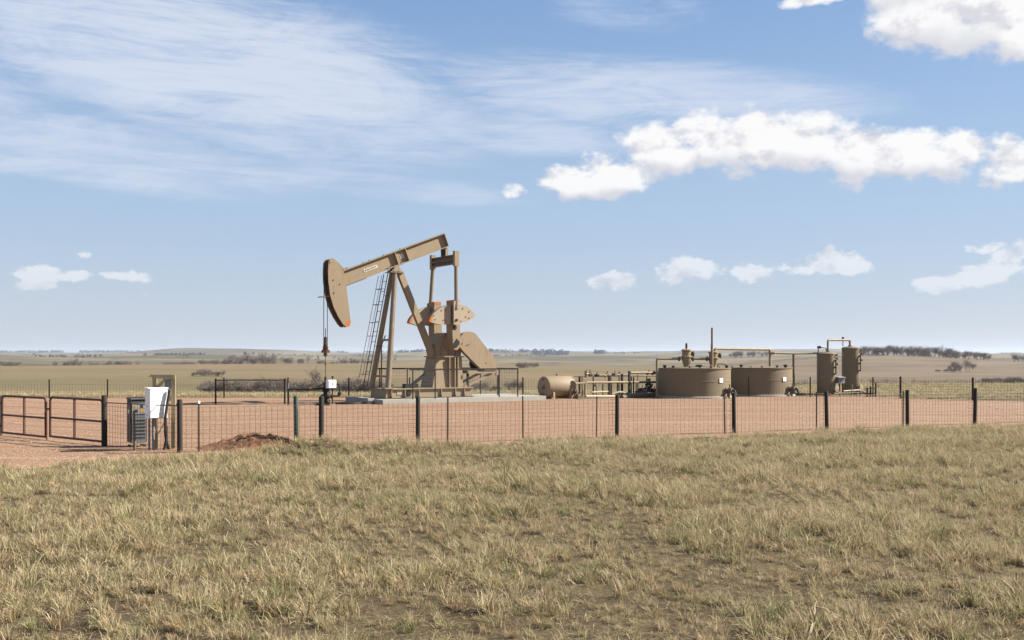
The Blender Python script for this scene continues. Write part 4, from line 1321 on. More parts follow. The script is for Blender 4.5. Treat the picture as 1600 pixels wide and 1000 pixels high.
# upright separators
def vessel(px, d, r, ytop, label, extra):
    root = empty('separator_vessel', (gx(px, d), d, 0))
    tag(root, label, 'vessel', 'upright separator vessels')
    Hh = gz(ytop, d)
    part('shell', MB().lathe([(r * 0.92, 0.10), (r, 0.16), (r, Hh * 0.5), (r + 0.008, Hh * 0.5 + 0.01), (r + 0.008, Hh * 0.5 + 0.05), (r, Hh * 0.5 + 0.06), (r, Hh - 0.16), (r + 0.02, Hh - 0.15), (r + 0.02, Hh - 0.10), (r * 0.86, Hh - 0.03), (r * 0.5, Hh), (0.04, Hh + 0.015)], n=48), 'tank_paint', root)
    part('skirt', MB().lathe([(r * 0.9, 0.0), (r * 0.9, 0.12)], n=40), 'brown_pipe', root)
    a = R(-90 + 42)
    dv = Vector((math.cos(a), math.sin(a), 0))
    p = dv * (r + 0.09)
    sg = part('sight_glass', MB().tube([(p.x, p.y, Hh * 0.50), (p.x, p.y, Hh * 0.80)], 0.04, 8), 'dark_steel', root)
    for f in (0.50, 0.65, 0.80):
        part('gauge_cock', MB().bar((dv * r) + Vector((0, 0, Hh * f)), p * 1.06 + Vector((0, 0, Hh * f)), 0.07, 0.09), 'dark_steel', sg)
    q = dv * r + Vector((0, 0, 0.42))
    mw = part('manway', MB().lathe([(0.16, -0.05), (0.16, 0.10), (0.22, 0.11), (0.22, 0.17), (0.05, 0.2)], q, dv, 18), 'pipe_paint', root)
    part('drain_pipe', MB().tube(path(dv * r + Vector((0, 0, 0.2)), dv * (r + 0.35) + Vector((0, 0, 0.2)), dv * (r + 0.35), r=0.08), 0.05, 8), 'pale_tan_paint', root)
    for i, f in enumerate((0.93, 0.85, 0.72)):
        aa = R(-90 + 60 + i * 8)
        d2 = Vector((math.cos(aa), math.sin(aa), 0))
        part('nozzle', MB().lathe([(0.05, -0.02), (0.05, 0.08), (0.08, 0.085), (0.08, 0.13)], d2 * r + Vector((0, 0, Hh * f)), d2, 10), 'brown_pipe', root)
    return root, Hh


V1, H1 = vessel(1291, 60.4, 0.55, 550, 'shorter tan upright separator vessel, left of the pair', 0)
V2, H2 = vessel(1329.5, 61.8, 0.54, 541.5, 'taller tan upright separator vessel, right of the pair', 1)
v1 = Vector(V1.location)
tpx = empty('crossover_pipe', (0, 0, 0))
tag(tpx, 'tan crossover pipe joining the tops of the upright vessels', 'pipework')
part('pipe', MB().tube(path((gx(1293.5, 60.4), 60.4, H1 - 0.02), wp(1293.5, 531.3, 60.4), wp(1328, 531.3, 61.8), (gx(1328, 61.8), 61.8, H2 - 0.02), r=0.16), 0.065, 10), 'pipe_paint', tpx)
part('relief_valve', MB().tube([wp(1317, 541, 61.4), wp(1317, 528, 61.4)], 0.03, 8), 'brown_pipe', tpx)
part('relief_cap', MB().lathe([(0.05, 0), (0.07, 0.03), (0.07, 0.12), (0.05, 0.13)], wp(1317, 530, 61.4), n=10), 'dark_steel', tpx)
part('vent_tube', MB().tube(path(wp(1278.5, 552, 60.2), wp(1278.5, 543, 60.2), wp(1291, 543.5, 60.3), (gx(1291, 60.3), 60.3, H1), r=0.08), 0.03, 8), 'brown_pipe', tpx)
part('vent_valve', MB().lathe([(0.08, -0.1), (0.08, 0.1)], wp(1280, 542.5, 60.2), (1, 0, 0), 10), 'dark_steel', tpx)
for px, d_ in ((1293.5, 60.4), (1328, 61.8)):
    part('flange', MB().lathe([(0.12, 0), (0.12, 0.08)], (gx(px, d_), d_, (H1 if px < 1300 else H2) - 0.01), n=14), 'brown_pipe', tpx)

mb_ = empty('meter_box', (gx(1312.5, 60.2), 60.2, 0), R(20))
tag(mb_, 'small grey metal meter box on a leg between the upright vessels', 'meter box')
part('housing', MB().box((0, 0, 0.92), (0.46, 0.34, 0.36)), 'galvanised', mb_)
part('lid', MB(Matrix.Translation((0, -0.04, 1.12)) @ Matrix.Rotation(R(12), 4, 'X')).box((0, 0, 0), (0.52, 0.46, 0.03)), 'galvanised', mb_)
part('leg', MB().tube([(0, 0.05, 0), (0, 0.05, 0.8)], 0.05, 8), 'brown_pipe', mb_)
part('conduit', MB().tube(path((0.18, 0, 0.8), (0.24, 0, 0.4), (0.24, 0, 0.0), r=0.1), 0.035, 8), 'dark_steel', mb_)
gl = empty('ground_pipes', (0, 0, 0))
tag(gl, 'low dark pipes on the gravel at the foot of the upright vessels', 'pipework')
part('pipe', MB().tube(path((gx(1303, 59.4), 59.4, 0.14), (gx(1345, 60.2), 60.2, 0.16), (gx(1366, 59.0), 59.0, 0.14), r=0.2), 0.055, 8), 'brown_pipe', gl)
part('pipe', MB().tube(path((gx(1318, 59.2), 59.2, 0.30), (gx(1344, 60.0), 60.0, 0.34), (gx(1345, 60.0), 60.0, 0.0), r=0.1), 0.05, 8), 'pale_tan_paint', gl)
part('stub_pipe', MB().tube([(gx(1331.5, 59.0), 59.0, 0), (gx(1331.5, 59.0), 59.0, 0.72)], 0.035, 8), 'pipe_paint', gl)
for px in (1355, 1360, 1368):
    part('stub_pipe', MB().tube([(gx(px, 58.2), 58.2, 0), (gx(px, 58.2), 58.2, 0.5 + 0.012 * (px - 1355) * 2)], 0.05, 8), 'dark_steel', gl)
    part('cap', MB().lathe([(0.08, 0), (0.08, 0.08)], (gx(px, 58.2), 58.2, 0.45), n=10), 'brown_pipe', gl)

# ------------------------------------------------------------------ fences and gate


def ray_line(px, p0, dr):
    u = (px - 800) / F
    # p0.x + k dr.x = u (p0.y + k dr.y)
    k = (u * p0.y - p0.x) / (dr.x - u * dr.y)
    return p0 + dr * k


def gnd(x, y):
    return float(hgt(x, y))


rp = random.Random(21)


def wood_post(parent, p, top, m='post_wood', r=0.062, name='post'):
    z0 = -0.12
    lean = (rp.uniform(-0.022, 0.022), rp.uniform(-0.022, 0.022))
    mb = MB()
    n = 10
    prof = [(r * 1.04, z0), (r * 1.02, 0.3), (r, top - 0.025), (r * 0.82, top)]
    mb.lathe(prof, n=n)
    o = mb.build(name, m, parent)
    o.location = (p[0], p[1], 0)
    o.rotation_euler = (lean[0], lean[1], rp.uniform(0, 6))
    return o


def t_post(parent, p, top, cap=False):
    mb = MB()
    mb.box((0, 0, top / 2 - 0.1), (0.038, 0.006, top + 0.2)).box((0, 0.020, top / 2 - 0.1), (0.006, 0.034, top + 0.198))
    o = mb.build('steel_post', 'post_steel', parent)
    o.location = (p[0], p[1], 0)
    o.rotation_euler = (rp.uniform(-0.01, 0.01), rp.uniform(-0.012, 0.012), rp.uniform(0, 1))
    if cap:
        MB().box((0, 0, top - 0.01), (0.045, 0.045, 0.06)).build('white_cap', 'white_paint', o)
    return o


ff = empty('wire_fence', (FEN0.x, FEN0.y, 0))
tag(ff, 'woven wire fence on dark round posts along the near edge of the pad', 'fence')
ff_off = Vector((FEN0.x, FEN0.y))
posts = []
for px, top in [(281, 1.33), (502, 1.35), (653, 1.30), (964, 1.27), (1147, 1.26), (1292, 1.26), (1418, 1.26), (1523, 1.28)]:
    p = ray_line(px, FEN0, FDIR)
    posts.append(p)
    wood_post(ff, p - ff_off, top, r=0.068 if px < 600 else 0.062)
last = posts[-1]
k = 0
while (FENC - last).length > 4.6:
    last = last + FDIR * 3.15
    posts.append(last)
    wood_post(ff, last - ff_off, 1.27)
posts.append(FENC)
wood_post(ff, FENC - ff_off, 1.3)
gp = ray_line(463, FEN0, FDIR)
wood_post(ff, gp - ff_off + Vector((-0.02, 0.10)), 1.36, 'green_paint', 0.062, 'green_post')
for px, top, cap in [(311, 1.26, True), (700, 1.26, False), (817, 1.27, False), (932, 1.22, False), (1133, 1.27, False), (1276, 1.24, False), (1411, 1.23, False)]:
    t_post(ff, ray_line(px, FEN0, FDIR) - ff_off, top, cap)
for i in range(len(posts) - 1):
    a, b = posts[i] - ff_off, posts[i + 1] - ff_off
    w = wire_panel(a, b, 0.03, 1.13, 0.135, 0.112, 0.0046, 0.022).build('wire_mesh', 'wire', ff, smooth=False)
    w['kind'] = 'stuff'

# short run from the corner to the gate post
fs_ = empty('wire_fence', (GATE0.x, GATE0.y, 0))
tag(fs_, 'short stretch of wire fence between corner post and gate post', 'fence')
goff = Vector((GATE0.x, GATE0.y))
wood_post(fs_, (0, 0), 1.36, r=0.075, name='gate_post')
pmid = ray_line(213, GATE0, -GDIR)
o_ = wood_post(fs_, pmid - goff + Vector((0, -0.12)), 1.02, 'brown_pipe', 0.03, 'steel_post')
w = wire_panel((0, 0), FEN0 - goff, 0.05, 1.18, 0.12, 0.115, 0.0044, 0.012).build('wire_mesh', 'wire', fs_, smooth=False)
w['kind'] = 'stuff'
part('brace_pipe', MB().tube([(0.0, 0.05, 1.16), tuple((FEN0 - goff) + Vector((0, 0.05))) + (1.16,)], 0.012, 6), 'wire', fs_)

# double gate


def gate_leaf(pa, pb, za, zb, label):
    """pa hinge side, pb latch side: plan points; za, zb bottom heights"""
    root = empty('pipe_gate', (pa.x, pa.y, 0), math.atan2((pb - pa).y, (pb - pa).x))
    tag(root, label, 'gate')
    L = (pb - pa).length
    h0, h1 = za, za + 1.10
    c = 0.10
    pts = [(0.0, h0 + c), (0.0, h1 - c), (c * 0.3, h1 - c * 0.3), (c, h1), (L - c, h1), (L - c * 0.3, h1 - c * 0.3), (L, h1 - c), (L, h0 + c)]
    part('frame', MB().tube([(x, 0, z) for x, z in [(L, h0)] + [(L, h1 - c)][::1] + [(L - c * 0.3, h1 - c * 0.3), (L - c, h1), (c, h1), (c * 0.3, h1 - c * 0.3), (0, h1 - c), (0, h0)]], 0.033, 10), 'rusty_gate', root)
    part('bottom_rail', MB().tube([(0, 0, h0), (L, 0, h0)], 0.032, 10), 'rusty_gate', root)
    part('middle_rail', MB().tube([(0.02, 0, (h0 + h1) / 2 - 0.02), (L - 0.02, 0, (h0 + h1) / 2 - 0.02)], 0.03, 10), 'rusty_gate', root)
    part('stile', MB().bar((L * 0.52, 0.0, h0), (L * 0.52, 0.0, h1), 0.055, 0.05), 'rusty_gate', root)
    for f in (0.18, 0.8):
        part('hinge', MB().box((-0.04, 0, h0 + (h1 - h0) * f), (0.10, 0.05, 0.05)), 'dark_steel', root)
    for i in range(6):
        z = h0 + (h1 - h0) * (i + 0.7) / 6.5
        ww = MB().tube([(0.02, 0.03, z), (L - 0.02, 0.03, z + random.uniform(-0.01, 0.01))], 0.0028, 3)
        q = part('wire', ww, 'wire', root)
    return root


gr0, gr1 = ray_line(160.5, GATE0, GDIR), ray_line(78.5, GATE0, GDIR)
gl0, gl1 = ray_line(3.5, GATE0, GDIR), ray_line(71.5, GATE0, GDIR)
GR = gate_leaf(gr0, gr1, 0.13, 0.13, 'rusty brown pipe gate leaf hinged on the post by the cabinets')
GL = gate_leaf(gl0, gl1, 0.10, 0.10, 'rusty brown pipe gate leaf at the left edge of the picture')
gpl = empty('gate_hinge_post', (gl0.x - 0.14, gl0.y + 0.11, 0))
tag(gpl, 'dark round hinge post at the far left end of the gate', 'post')
wood_post(gpl, (0, 0), 1.2, r=0.07)
ch = empty('latch_chain', ((gr1.x + gl1.x) / 2, (gr1.y + gl1.y) / 2, 0), math.atan2(-GDIR.y, -GDIR.x))
tag(ch, 'dark latch chain tying the two gate leaves together', 'chain')
links = MB()
for i in range(14):
    t = i / 14 * 2 * math.pi
    links.tube([(0.14 * math.cos(t), 0.05 * math.sin(t), 0.92 + 0.03 * math.sin(2 * t)), (0.14 * math.cos(t + 0.5), 0.05 * math.sin(t + 0.5), 0.92 + 0.03 * math.sin(2 * t + 1))], 0.018, 6)
part('links', links, 'dark_steel', ch)
part('padlock', MB().box((0.0, -0.07, 0.86), (0.06, 0.03, 0.08)), 'galvanised', ch)
part('drop_rod', MB().tube([(-0.07, 0, 0.02), (-0.07, 0, 0.62), (-0.07, 0, 1.1)], 0.022, 8), 'rust', ch)

# far fence behind the equipment
bf = empty('wire_fence', (0, 57.2, 0))
tag(bf, 'wire fence on thin dark posts along the far edge of the pad', 'fence')


def bline(px):
    u = (px - 800) / F
    d = 57.1 / (1 - 0.035 * u)
    return Vector((u * d, d - 57.2))


bpx = [-190, -105, -14, 77, 168, 259, 350, 450, 545, 640, 730, 817, 905, 990, 1080, 1170, 1266, 1364]
bpts = [bline(p) for p in bpx]
for p, px in zip(bpts, bpx):
    top = 1.02 if px < 300 else 1.12
    o = MB().tube([(0, 0, -0.1), (0, 0, top + 0.05)], 0.042, 8).build('post', 'post_steel', bf)
    o.location = (p.x, p.y, 0)
for i in range(len(bpts) - 1):
    top = 0.95 if bpx[i] < 300 else 1.08
    w = wire_panel(bpts[i], bpts[i + 1], 0.03, top, 0.16, 0.16, 0.0040, 0.01).build('wire_mesh', 'dark_wire', bf, smooth=False)
    w['kind'] = 'stuff'
rf = empty('wire_fence', (21.7, 55.7, 0))
tag(rf, 'wire fence on dark posts closing the right-hand end of the pad', 'fence')
c0 = bpts[-1] + Vector((0, 57.2))
rpts = [c0, Vector((gx(1407, 55.7), 55.7)), Vector((gx(1520, 53.3), 53.3)), Vector((27.7, 50.9)), Vector((30.8, 48.4)), Vector((33.9, 45.9)), FENC]
ro = Vector((21.7, 55.7))
for p in rpts[1:-1]:
    o = MB().tube([(0, 0, -0.1), (0, 0, 1.24)], 0.06, 8).build('post', 'post_steel', rf)
    o.location = (p.x - ro.x, p.y - ro.y, 0)
for i in range(len(rpts) - 1):
    w = wire_panel(rpts[i] - ro, rpts[i + 1] - ro, 0.03, 1.13, 0.15, 0.14, 0.0040, 0.01).build('wire_mesh', 'dark_wire', rf, smooth=False)
    w['kind'] = 'stuff'

# ------------------------------------------------------------------ electrical gear by the gate
rk = empty('timber_rack', (gx(257.5, 25.6), 25.6, 0), R(8))
tag(rk, 'timber post rack carrying the white electrical cabinet', 'rack')
RH = gz(585.5, 25.6)
for x in (-0.245, 0.215):
    part('post', MB().box((x, 0, RH / 2 - 0.1), (0.10, 0.10, RH + 0.2)), 'rack_wood', rk)
part('top_beam', MB().box((-0.03, -0.072, RH - 0.05), (0.36 + 0.18, 0.04, 0.10)), 'rack_wood', rk)
part('cross_board', MB().box((-0.02, 0.072, 1.30), (0.56, 0.04, 0.14)), 'rack_wood', rk)
part('brace', MB().bar((-0.2, 0.0, RH - 0.35), (0.02, 0.0, RH - 0.1), 0.05, 0.07), 'rack_wood', rk)
part('short_post', MB().box((0.06, -0.05, 0.25), (0.07, 0.07, 0.7)), 'rack_wood', rk)
for i, (a, b) in enumerate([((-0.28, -0.12, 0.75), (-0.2, -0.14, 0.42)), ((0.06, -0.12, 0.78), (-0.14, -0.14, 0.40))]):
    part('strut', MB().bar(a, b, 0.03, 0.03), 'rack_wood', rk)
part('strut', MB().bar((-0.16, -0.13, 0.45), (-0.16, -0.13, -0.05), 0.05, 0.05), 'rack_wood', rk)
part('meter_can', MB().box((0.10, 0.02, RH - 0.24), (0.14, 0.10, 0.26)), 'grey_metal', rk)

WB = empty('electrical_cabinet', (gx(243.5, 25.25), 25.25, 0), R(38))
tag(WB, 'white metal electrical cabinet hung on the timber rack', 'cabinet')
wz0, wz1 = gz(653, 25.2), gz(607, 25.2)
part('housing', MB().box((0, -0.03, (wz0 + wz1) / 2), (0.46, 0.30, wz1 - wz0)), 'white_paint', WB)
part('door', MB().box((0, -0.192, (wz0 + wz1) / 2), (0.42, 0.02, wz1 - wz0 - 0.03)), 'white_paint', WB)
part('lid', MB().box((0, -0.03, wz1 + 0.012), (0.50, 0.37, 0.022)), 'white_paint', WB)
part('latch', MB().box((-0.236, -0.05, wz0 + 0.30), (0.015, 0.06, 0.02)), 'print_grey', WB)
part('latch', MB().box((-0.236, -0.05, wz0 + 0.08), (0.015, 0.03, 0.03)), 'print_grey', WB)
part('cable', MB().tube(path((0.26, -0.26, wz1 - 0.04), (0.20, -0.27, wz1 - 0.35), (0.14, -0.26, wz0 - 0.05), (0.18, -0.18, 0.35), (0.30, -0.10, 0.0), r=0.2), 0.035, 10), 'black_rubber', WB)
part('cable', MB().tube(path((0.17, -0.24, wz0 - 0.02), (0.20, -0.2, 0.3), (0.16, -0.1, 0.0), r=0.2), 0.03, 8), 'black_rubber', WB)
part('conduit', MB().tube([(-0.06, 0.0, wz0), (-0.06, 0.0, 0.0)], 0.035, 8), 'galvanised', WB)
part('conduit', MB().tube([(-0.15, 0.05, wz0), (-0.15, 0.05, 0.0)], 0.03, 8), 'galvanised', WB)

GC = empty('control_cabinet', (gx(214, 26.15), 26.15, 0), R(38))
tag(GC, 'dark grey metal control cabinet with warning labels behind the fence', 'cabinet')
ch_ = gz(621.5, 26)
part('housing', MB().box((0, 0, ch_ / 2 + 0.07), (0.40, 0.36, ch_ - 0.14)), 'dark_grey_metal', GC)
part('hood', MB().box((0, -0.01, ch_ - 0.02), (0.44, 0.42, 0.04)), 'grey_metal', GC)
dr_ = part('door', MB().box((0.0, -0.187, 0.48), (0.36, 0.014, 0.72)), 'grey_metal', GC)
for i in range(6):
    part('louvre', MB(Matrix.Translation((0.0, -0.20, 0.26 + i * 0.09)) @ Matrix.Rotation(R(25), 4, 'X')).box((0, 0, 0), (0.30, 0.012, 0.05)), 'dark_grey_metal', dr_)
part('panel', MB().box((0.0, -0.187, 1.02), (0.36, 0.014, 0.27)), 'galvanised', GC)
for (x, z, s, m_) in [(-0.09, 1.06, 0.09, 'label_yellow'), (0.07, 0.98, 0.10, 'label_yellow'), (-0.07, 0.96, 0.07, 'dark_steel'), (0.06, 1.08, 0.07, 'dark_steel')]:
    part('label', MB().box((x, -0.197, z), (s, 0.006, s)), m_, GC)
part('side_label', MB().box((-0.205, -0.02, 0.99), (0.008, 0.18, 0.22)), 'rack_wood', GC)
part('side_label', MB().box((-0.211, 0.0, 0.94), (0.005, 0.12, 0.10)), 'white_paint', GC)
part('handle', MB().box((-0.212, -0.05, 0.74), (0.02, 0.05, 0.2)), 'galvanised', GC)
for (x, y) in ((-0.16, -0.13), (0.16, -0.13), (-0.16, 0.13), (0.16, 0.13)):
    part('foot', MB().box((x, y, 0.035), (0.06, 0.06, 0.07)), 'dark_steel', GC)

# ------------------------------------------------------------------ dirt mound
mc = (-6.75, 25.95)
ux, uy = np.meshgrid(np.linspace(-2.2, 2.0, 130), np.linspace(-1.5, 1.6, 100))
mzz = 0.43 * np.exp(-np.abs(ux / 0.95) ** 1.7 - np.abs(uy / 0.75) ** 1.8) + 0.10 * np.exp(-((ux - 0.95) / 0.7) ** 2 - (uy / 0.6) ** 2)
mzz = mzz * (1 + 0.35 * fbm(ux * 3 + 9, uy * 3 + 2, 4)) + (0.07 * fbm(ux * 6, uy * 6, 3) + 0.05 * fbm(ux * 17, uy * 17, 2)) * np.clip(mzz * 4, 0, 1) - 0.03
md = grid_mesh('dirt_mound', ux, uy, mzz, 'mound_dirt')
md.location = (mc[0], mc[1], 0)
tag(md, 'low heap of reddish brown dirt just behind the near fence', 'dirt heap')

# ------------------------------------------------------------------ grass: tufts of real blades


def tuft_mesh(name, seed, nb, rad, h0, h1, lean, wid, flat=0.0):
    r = random.Random(seed)
    v, f, tint = [], [], []
    for i in range(nb):
        a = r.uniform(0, 2 * math.pi)
        q = rad * math.sqrt(r.random())
        L = r.uniform(h0, h1)
        dirn = a + r.gauss(0, 0.9)
        th = flat + abs(r.gauss(0.12, 0.2))                    # tilt at the foot, then the blade droops further
        curl = abs(r.gauss(lean, lean * 0.55))
        pos = Vector((q * math.cos(a), q * math.sin(a), -0.01 + (0.02 * r.random() if flat else 0)))
        t = r.uniform(0, math.pi)
        side = Vector((math.cos(t), math.sin(t), 0))
        w = wid * r.uniform(0.55, 1.35)
        o = len(v)
        for k, ww in enumerate((1.0, 0.95, 0.7, 0.0)):
            if k:
                d = Vector((math.cos(dirn) * math.sin(th), math.sin(dirn) * math.sin(th), math.cos(th)))
                pos = pos + d * (L / 3)
                pos.z = max(pos.z, 0.004)
                th += curl / 2
                dirn += r.gauss(0, 0.25)
            if k < 3:
                v += [pos - side * w * ww, pos + side * w * ww]
            else:
                v.append(pos.copy())
        f += [(o, o + 1, o + 3, o + 2), (o + 2, o + 3, o + 5, o + 4), (o + 4, o + 5, o + 6)]
        tint += [min(1.0, max(0.0, r.gauss(0.5, 0.26)))] * 7
    me = bpy.data.meshes.new(name)
    me.from_pydata([tuple(p) for p in v], [], f)
    at = me.attributes.new('tint', 'FLOAT', 'POINT')
    at.data.foreach_set('value', tint)
    me.materials.append(MAT['dry_grass'])
    return me


def source(name, meshes):
    c = bpy.data.collections.new(name)
    for m in meshes:
        o = bpy.data.objects.new(m.name, m)
        c.objects.link(o)
    return c


TUFTS = source('tuft_source', [tuft_mesh('tuft', i, 40, 0.085, 0.07, 0.17, 1.1, 0.0034) for i in range(4)] +
               [tuft_mesh('tuft', 10 + i, 32, 0.15, 0.05, 0.12, 1.5, 0.0034, 0.3) for i in range(3)] +
               [tuft_mesh('tuft', 20 + i, 56, 0.07, 0.10, 0.24, 0.95, 0.0032) for i in range(3)] +
               [tuft_mesh('stalks', 30 + i, 6, 0.09, 0.16, 0.30, 0.8, 0.0028, 0.2) for i in range(2)] +
               [tuft_mesh('litter', 40 + i, 26, 0.17, 0.07, 0.20, 0.5, 0.0038, 1.15) for i in range(3)])


def scatter(name, pts, rot, scl, idx, coll):
    me = bpy.data.meshes.new(name)
    me.vertices.add(len(pts))
    me.vertices.foreach_set('co', np.asarray(pts, np.float32).ravel())
    a = me.attributes.new('rot', 'FLOAT_VECTOR', 'POINT')
    a.data.foreach_set('vector', np.asarray(rot, np.float32).ravel())
    a = me.attributes.new('scl', 'FLOAT_VECTOR', 'POINT')
    a.data.foreach_set('vector', np.asarray(scl, np.float32).ravel())
    a = me.attributes.new('idx', 'INT', 'POINT')
    a.data.foreach_set('value', np.asarray(idx, np.int32))
    me.update()
    o = bpy.data.objects.new(name, me)
    COL.objects.link(o)
    ng = bpy.data.node_groups.new(name + '_scatter', 'GeometryNodeTree')
    ng.interface.new_socket('Geometry', in_out='INPUT', socket_type='NodeSocketGeometry')
    ng.interface.new_socket('Geometry', in_out='OUTPUT', socket_type='NodeSocketGeometry')
    nn, ll = ng.nodes, ng.links
    gi, go = nn.new('NodeGroupInput'), nn.new('NodeGroupOutput')
    ci = nn.new('GeometryNodeCollectionInfo')
    ci.inputs['Collection'].default_value = coll
    ci.inputs['Separate Children'].default_value = True
    ci.inputs['Reset Children'].default_value = True
    ip = nn.new('GeometryNodeInstanceOnPoints')
    ip.inputs['Pick Instance'].default_value = True

    def attr(nm, typ):
        q = nn.new('GeometryNodeInputNamedAttribute')
        q.data_type = typ
        q.inputs['Name'].default_value = nm
        return q.outputs['Attribute']
    er = nn.new('FunctionNodeEulerToRotation')
    ll.new(attr('rot', 'FLOAT_VECTOR'), er.inputs[0])
    ll.new(gi.outputs[0], ip.inputs['Points'])
    ll.new(ci.outputs[0], ip.inputs['Instance'])
    ll.new(attr('idx', 'INT'), ip.inputs['Instance Index'])
    ll.new(er.outputs[0], ip.inputs['Rotation'])
    ll.new(attr('scl', 'FLOAT_VECTOR'), ip.inputs['Scale'])
    ll.new(ip.outputs[0], go.inputs[0])
    md_ = o.modifiers.new('scatter', 'NODES')
    md_.node_group = ng
    return o


def fence_side(x, y):
    """positive on the camera's side of the front fence"""
    return (x - FEN0.x) * FDIR.y - (y - FEN0.y) * FDIR.x


def make_grass():
    n = 125000
    y = 5.5 + (47 - 5.5) * rng.random(n * 2) ** 0.9
    x = (rng.random(n * 2) * 2 - 1) * (0.62 * y + 4.0)
    # even density per area: keep in proportion to the strip width
    k = rng.random(len(x)) < (0.62 * y + 4) / (0.62 * 47 + 4) * (y / 47) ** 0.1 * 1.0
    x, y = x[k], y[k]
    s = pad_sdf(x, y) + 0.28 * fbm(x / 0.9, y / 0.9, 3)
    side = fence_side(x, y)
    ok = (s > -0.05) & ((side > -0.5) | (x < -8)) & (y < 60)
    # the verge thins out towards the gravel
    thin = np.clip((s + 0.05) / 0.9, 0.12, 1)
    bare = fbm(x / 1.6 + 30, y / 1.1, 4)
    p = thin * np.where(bare < -0.38, 0.6, 1.0)
    ok &= rng.random(len(x)) < p
    x, y, bare = x[ok], y[ok], bare[ok]
    z = hgt(x, y)
    big = fbm(x / 1.3 + 8, y / 1.1 + 3, 4)
    hum = np.exp(-(((x + 4.9) / 1.1) ** 2 + ((y - 24.7) / 0.7) ** 2))
    sc = np.clip(0.88 + 1.15 * big + 0.24 * rng.standard_normal(len(x)) + 0.35 * hum, 0.40, 2.0)
    sc *= np.where(bare < -0.36, 0.7, 1.0)
    q = rng.random(len(x)) + 0.35 * big
    idx = np.where(q < 0.36, rng.integers(4, 7, len(x)), np.where(q < 0.86, rng.integers(0, 4, len(x)), rng.integers(7, 10, len(x))))
    ex = rng.random(len(x))
    idx = np.where(ex < 0.05, rng.integers(10, 12, len(x)), np.where(ex < 0.36, rng.integers(12, 15, len(x)), idx))
    idx = np.where((bare < -0.34) & (ex < 0.8), rng.integers(12, 15, len(x)), idx)      # flattened litter on the thin spots
    rot = np.stack([rng.normal(0, 0.14, len(x)), rng.normal(0, 0.14, len(x)), rng.random(len(x)) * 6.28], -1)
    o = scatter('grass', np.stack([x, y, z], -1), rot, np.stack([sc * 1.05, sc * 1.05, sc * rng.uniform(0.8, 1.2, len(x))], -1), idx, TUFTS)
    tag(o, 'dry straw-coloured grass covering the foreground field', 'grass', kind='stuff')
    return len(x)


NG = make_grass()


def far_grass():
    n = 26000
    d = 56 + 70 * rng.random(n) ** 1.3
    x = (rng.random(n) * 2 - 1) * (0.6 * d + 4)
    s = pad_sdf(x, d)
    ok = s > 0.15
    x, d = x[ok], d[ok]
    sc = rng.uniform(1.1, 2.3, len(x))
    rot = np.stack([rng.normal(0, 0.1, len(x)), rng.normal(0, 0.1, len(x)), rng.random(len(x)) * 6.28], -1)
    o = scatter('meadow_grass', np.stack([x, d, hgt(x, d)], -1), rot, np.stack([sc * 1.5, sc * 1.5, sc * 0.8], -1), rng.integers(0, 7, len(x)), TUFTS)
    tag(o, 'greener short grass in the meadow beyond the far fence', 'grass', kind='stuff')


far_grass()


def pebbles():
    ms = []
    for i in range(4):
        r = random.Random(50 + i)
        m = MB()
        m.lathe([(0.35, 0), (0.5, 0.2), (0.42, 0.42), (0.15, 0.52)], n=6)
        vv = [(x * r.uniform(0.8, 1.2), y * r.uniform(0.8, 1.2), z * r.uniform(0.8, 1.2)) for x, y, z in m.v]
        me = bpy.data.meshes.new('pebble')
        me.from_pydata(vv, [], m.f)
        me.materials.append(MAT['pebble'])
        ms.append(me)
    c = source('pebble_source', ms)
    n = 30000
    y = 17 + 42 * rng.random(n)
    x = (rng.random(n) * 2 - 1) * (0.55 * y + 2)
    ok = pad_sdf(x, y) < 0.1
    x, y = x[ok], y[ok]
    sc = 0.018 + 0.035 * rng.random(len(x)) ** 4
    z = np.full(len(x), 0.005)
    rot = np.stack([rng.normal(0, 0.3, len(x)), rng.normal(0, 0.3, len(x)), rng.random(len(x)) * 6.28], -1)
    o = scatter('gravel', np.stack([x, y, z], -1), rot, np.repeat(sc[:, None], 3, 1), rng.integers(0, 4, len(x)), c)
    tag(o, 'loose reddish stones scattered over the pad', 'gravel', kind='stuff')


pebbles()

# ------------------------------------------------------------------ shrubs and trees (bare in early spring)


def mesh_from(name, v, f, m):
    me = bpy.data.meshes.new(name)
    me.from_pydata(v, [], f)
    me.materials.append(MAT[m])
    return me


